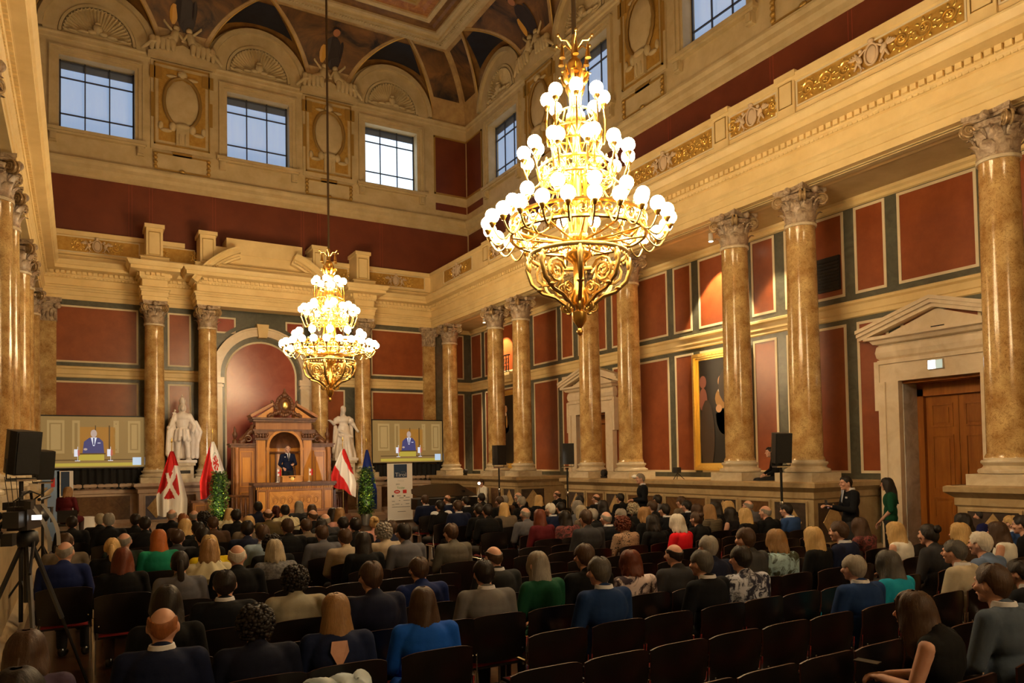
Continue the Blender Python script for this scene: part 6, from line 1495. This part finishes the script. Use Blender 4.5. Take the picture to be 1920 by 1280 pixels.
def label_for(i):
    d='person with '+desc[i]
    if cnt[desc[i]]==1: return d+', seated'
    X,ri=PEOPLE[i][0],PEOPLE[i][1]; best=None
    for j in range(len(PEOPLE)):
        if j==i or scnt[short(j)]>1: continue
        dx=PEOPLE[j][0]-X; dr=PEOPLE[j][1]-ri
        dist=math.hypot(dx,dr*.73)
        if best is None or dist<best[0]: best=(dist,j,dx,dr)
    if best and best[0]<2.5:
        _,j,dx,dr=best
        rel=('left of' if dx>0 else 'right of') if abs(dx)>abs(dr*.73) else ('behind' if dr>0 else 'in front of')
        return 'person with '+SL[PEOPLE[i][3]].format(HL[PEOPLE[i][4]])+', '+CC[PEOPLE[i][5]][1].split(' and ')[0]+', '+rel+' the '+short(j)
    return d
used_l={}
for i,(X,ri,z,st,h,c,px) in enumerate(PEOPLE):
    y=ROWY(ri)-.02; L=label_for(i)
    L=L.replace('a bald crown and','bald crown,').replace(' hair at the sides',' sides')
    if L in used_l:
        m=rowmem[ri]; k=m.index(i); L='person with '+SL[st].format(HL[h]).replace('a bald crown and','bald crown,').replace(' hair at the sides',' sides')+', '+ordn(k)+' from left in seat row '+ordn(max(0,min(14,ri-3)))+' from camera'
    if len(L.split())>16: L=L.replace(', seated','').replace('person with','guest with').replace('-haired person in','-haired guest in').replace('a slate grey suit','slate suit')
    while len(L.split())>16: L=L.rsplit(' ',1)[0]
    if L in used_l: L='guest with '+SL[st].format(HL[h])+', '+ordn(rowmem[ri].index(i))+' from left in seat row '+ordn(ri-1)
    used_l[L]=i
    near=ri<=9
    kind='suit' if st not in FEM else ('bare' if c in('bare','blackdress','white') else 'dress')
    if c=='blackdress': PH=(X,y,z); put_chair(X,y,0,'black chair under the woman in a black dress holding a phone','occupied chairs'); continue
    F=FB if kind=='bare' else FD if kind=='dress' else FM
    t=thing('person',L,'person',(X,y,0),R(rng.uniform(-9,9))+ (R(7) if X>-5 else R(-3) if X<-9 else 0),'seated audience')
    k=z/1.355; k2=(.93 if st in FEM else 1.0)
    t.scale=(k2,k2,k)
    dress_up(t,F,st,h,c,kind,sk=skin if i%3 else skin2,seed=i,eyes=near and X>-7)
    if c=='navydress': part('back_opening',MB().poly([(-.05,-.172,1.07),(.05,-.172,1.07),(.06,-.184,1.0),(0,-.19,.88),(-.06,-.184,1.0)],(0,-.006,0)),skin,t)
    if c=='bow':
        part('white_puffs',MB().ell((-.15,-.04,1.08),(.09,.07,.06)).ell((.15,-.04,1.08),(.09,.07,.06)),shirt,t,180)
    if c=='cream' or c=='creamgrey' and 0:
        part('shawl',MB().grid(lambda u,v:((.11+.16*v)*math.cos(2*PI*u),(.09+.1*v)*math.sin(2*PI*u)-.05,1.12-.16*v+.015*math.sin(u*50)),36,6),cmat(c),t,180)
    put_chair(X,y,0,('black chair under the '+short(i)) if ri<=8 and scnt[short(i)]==1 else 'occupied black chair, %s from the left in the %s row from the camera'%(ordn(sum(1 for j in rowmem[ri] if PEOPLE[j][0]<X)),ordn(ri-1)),'occupied chairs')
# chair labels: keep them short
# empty chairs
EMPT=[]
def occ(x,ri): return any(p[1]==ri and abs(p[0]-x)<.44 for p in PEOPLE)
def fill(ri,x0,x1,step=.52,ph=0):
    k=0; x=x0
    while x<=x1+1e-6:
        if not occ(x,ri): EMPT.append((round(x,2),ri))
        x+=step
fill(1,-10.6,-5.0); fill(2,-10.2,-5.6); fill(3,-9.7,-4.2); fill(4,-9.6,-3.7); fill(5,-9.6,-2.6); fill(5,-11.6,-10.2)

fill(6,-9.55,-3); fill(7,-10.6,-2.2); fill(8,-9.9,-2.0); fill(9,-11.0,-8.6,.5);fill(9,-8.0,-2.0,.52); fill(10,-11.6,-8.4,.5); fill(10,-7.2,-2.2)
fill(11,-11.5,-8.4,.5); fill(11,-7.0,-2.2); fill(12,-7.0,-2.2); fill(13,-12,-8.3,.5)
for n,(x,ri) in enumerate(EMPT):
    rown=ordn(ri-1)
    colr=sorted(e[0] for e in EMPT if e[1]==ri); k=colr.index(x)
    L='%s empty black chair from the left in the %s row from the camera'%(ordn(k),rown)
    put_chair(x,ROWY(ri)-.02,0,L,'empty chairs')
# ---- special figures
def special(name_lab,J,kind,style,hair,cloth,loc,rz,eyes=True,scale=1.,leg=trou):
    F=figure(J,kind); t=thing('person',name_lab,'person',loc,rz); t.scale=(scale,scale,scale); dress_up(t,F,style,hair,cloth,kind,eyes,leg=leg); return t
J=dict(STAND); J.update(ell=(-.24,.02,1.16),wrl=(-.12,.26,1.16),elr=(.25,.0,1.16),wrr=(.2,.26,1.05))
sp=special('speaker in a navy suit and dark tie at the rostrum','' or J,'suit','bald','white','navysuit',(-6.17,-2.45,.9),R(180))
part('shirt_front',MB().poly([(-.055,.118,1.5),(.055,.118,1.5),(.0,.135,1.24)],(0,.006,0)),shirt,sp); part('tie',MB().poly([(-.014,.128,1.5),(.014,.128,1.5),(.02,.142,1.28),(0,.142,1.24),(-.02,.142,1.28)],(0,.005,0)),mat('dark_tie',(.01,.01,.02),.5),sp)
part('pocket_square',MB().box((.09,.1,1.38),(.13,.125,1.4)),shirt,sp)
# man with a phone by the podium corner, looking down
J=dict(STAND); J.update(head=(0,.05,1.62),ell=(-.22,.05,1.16),wrl=(-.08,.34,1.22),elr=(.22,.05,1.16),wrr=(.08,.34,1.22),hul=(0,-.6,.6),hur=(0,-.6,.6))
t=special('standing man in a black suit looking down at a phone by the podium corner',J,'suit','short','dark','blacksuit',(-.85,-18.72,0),R(62),scale=.975)
part('shirt_front',MB().poly([(-.05,.112,1.5),(.05,.112,1.5),(.0,.13,1.28)],(0,.006,0)),shirt,t); part('tie',MB().poly([(-.014,.122,1.5),(.014,.122,1.5),(.016,.137,1.3),(-.016,.137,1.3)],(0,.005,0)),mat('grey_tie',rgb(130,140,160),.5),t); part('pocket_square',MB().box((-.13,.1,1.36),(-.09,.12,1.39)),shirt,t)
ph=thing('phone','smartphone held by the standing man in black at the podium corner','phone',(-1.2,-18.53,1.23),R(62)); part('case',MB().box((-.037,-.004,-.07),(.037,.004,.07)),black,ph); part('display',MB().box((-.033,-.006,-.064),(.033,-.004,.064)),emis('phone_glow',(.7,.8,1),1.5),ph); 
J=dict(STAND); J.update(ell=(-.2,-.03,1.16),wrl=(-.06,.16,.94),elr=(.2,-.03,1.16),wrr=(.05,.17,.92))
special('standing woman with long dark hair in a dark green dress by the big door',J,'short','long','dark','green',(.35,-18.65,0),R(32),scale=.925)
J=dict(STAND); J.update(ell=(-.24,-.02,1.16),wrl=(-.1,.2,1.15),elr=(.24,-.02,1.16),wrr=(.08,.2,1.15))
special('standing grey-haired man in a black suit in front of the podium, right of centre',J,'suit','short','grey','blacksuit',(-1.0,-13.6,0),R(62),scale=.97)
J=dict(SEAT); J.update(head=(0,.08,1.2),ell=(-.22,.02,.8),elr=(.22,.02,.8),wrl=(-.05,.27,.78),wrr=(.05,.27,.78),knl=(-.06,.44,.56),knr=(.08,.44,.54),anl=(-.0,.5,.1),anr=(.1,.46,.1))
special('woman with very long brown hair in a black dress looking down at her phone',J,'bare','long','brown','blackdress',(PH[0],PH[1],0),R(12),scale=.95)
# man sitting on the ledge between the columns
J=dict(SEAT); J.update(head=(0,.1,1.2))
special('dark-haired person in black sitting on the ledge between two right columns',J,'suit','short','dark','black',(.45,-16.1,1.1),R(60),scale=.86)
# pianist and the woman in red
J=dict(SEAT); J.update(wrl=(-.2,.36,.78),wrr=(.2,.36,.78))
special('pianist with short brown hair and white shirt behind the grand piano','' or J,'suit','short','brown','white',(-.72,-5.4,.12),R(90))
special('woman with light brown hair in a dark red top at the side table',SEAT,'dress','bob','blondbrown','burgundy',(-12.2,-4.7,.22),R(-30))
st=thing('piano_stool','black stool under the pianist','stool',(-.75,-5.4,0)); part('seat',MB().box((-.2,-.25,.5),(.2,.25,.56)),black,st)
for a in(-.17,.17):
    for c_ in(-.2,.2): part('leg',MB().box((a-.02,c_-.02,0),(a+.02,c_+.02,.5)),black,st)
st=thing('side_chair','dark chair of the woman in red at far left','chair',(-12.2,-4.7,0)); part('seat',MB().box((-.22,-.22,.6),(.22,.22,.66)),chairm,st)
for a in(-.2,.2):
    for c_ in(-.2,.2): part('leg',MB().tube([(a,c_,0),(a,c_,.6)],.012,6),chrome,st)
part('backrest',MB().box((-.22,-.26,.7),(.22,-.24,1.0)),chairm,st)
# pale jacket over a chair back, foreground
t=thing('scarf','crumpled pale blue scarf hanging over the chair behind the navy dress','scarf',(-10.75,-22.52,.84)); g=MB()
g.grid(lambda u,v:((u-.5)*.34+.03*math.sin(v*9),-.06+.16*v+.02*math.sin(u*20),.03-.5*(v-.45)**2+.018*math.sin(u*17+v*8)),24,14); part('cloth',g,mat('scarf_cloth',rgb(196,210,220),.8),t,180)
# phone of the woman in the black dress
ph=thing('phone','black phone with wrist strap held by the seated woman with very long hair','phone',(PH[0]-.05,PH[1]+.36,.8),.2); part('case',MB().box((-.036,-.07,-.005),(.036,.07,.005)),black,ph)
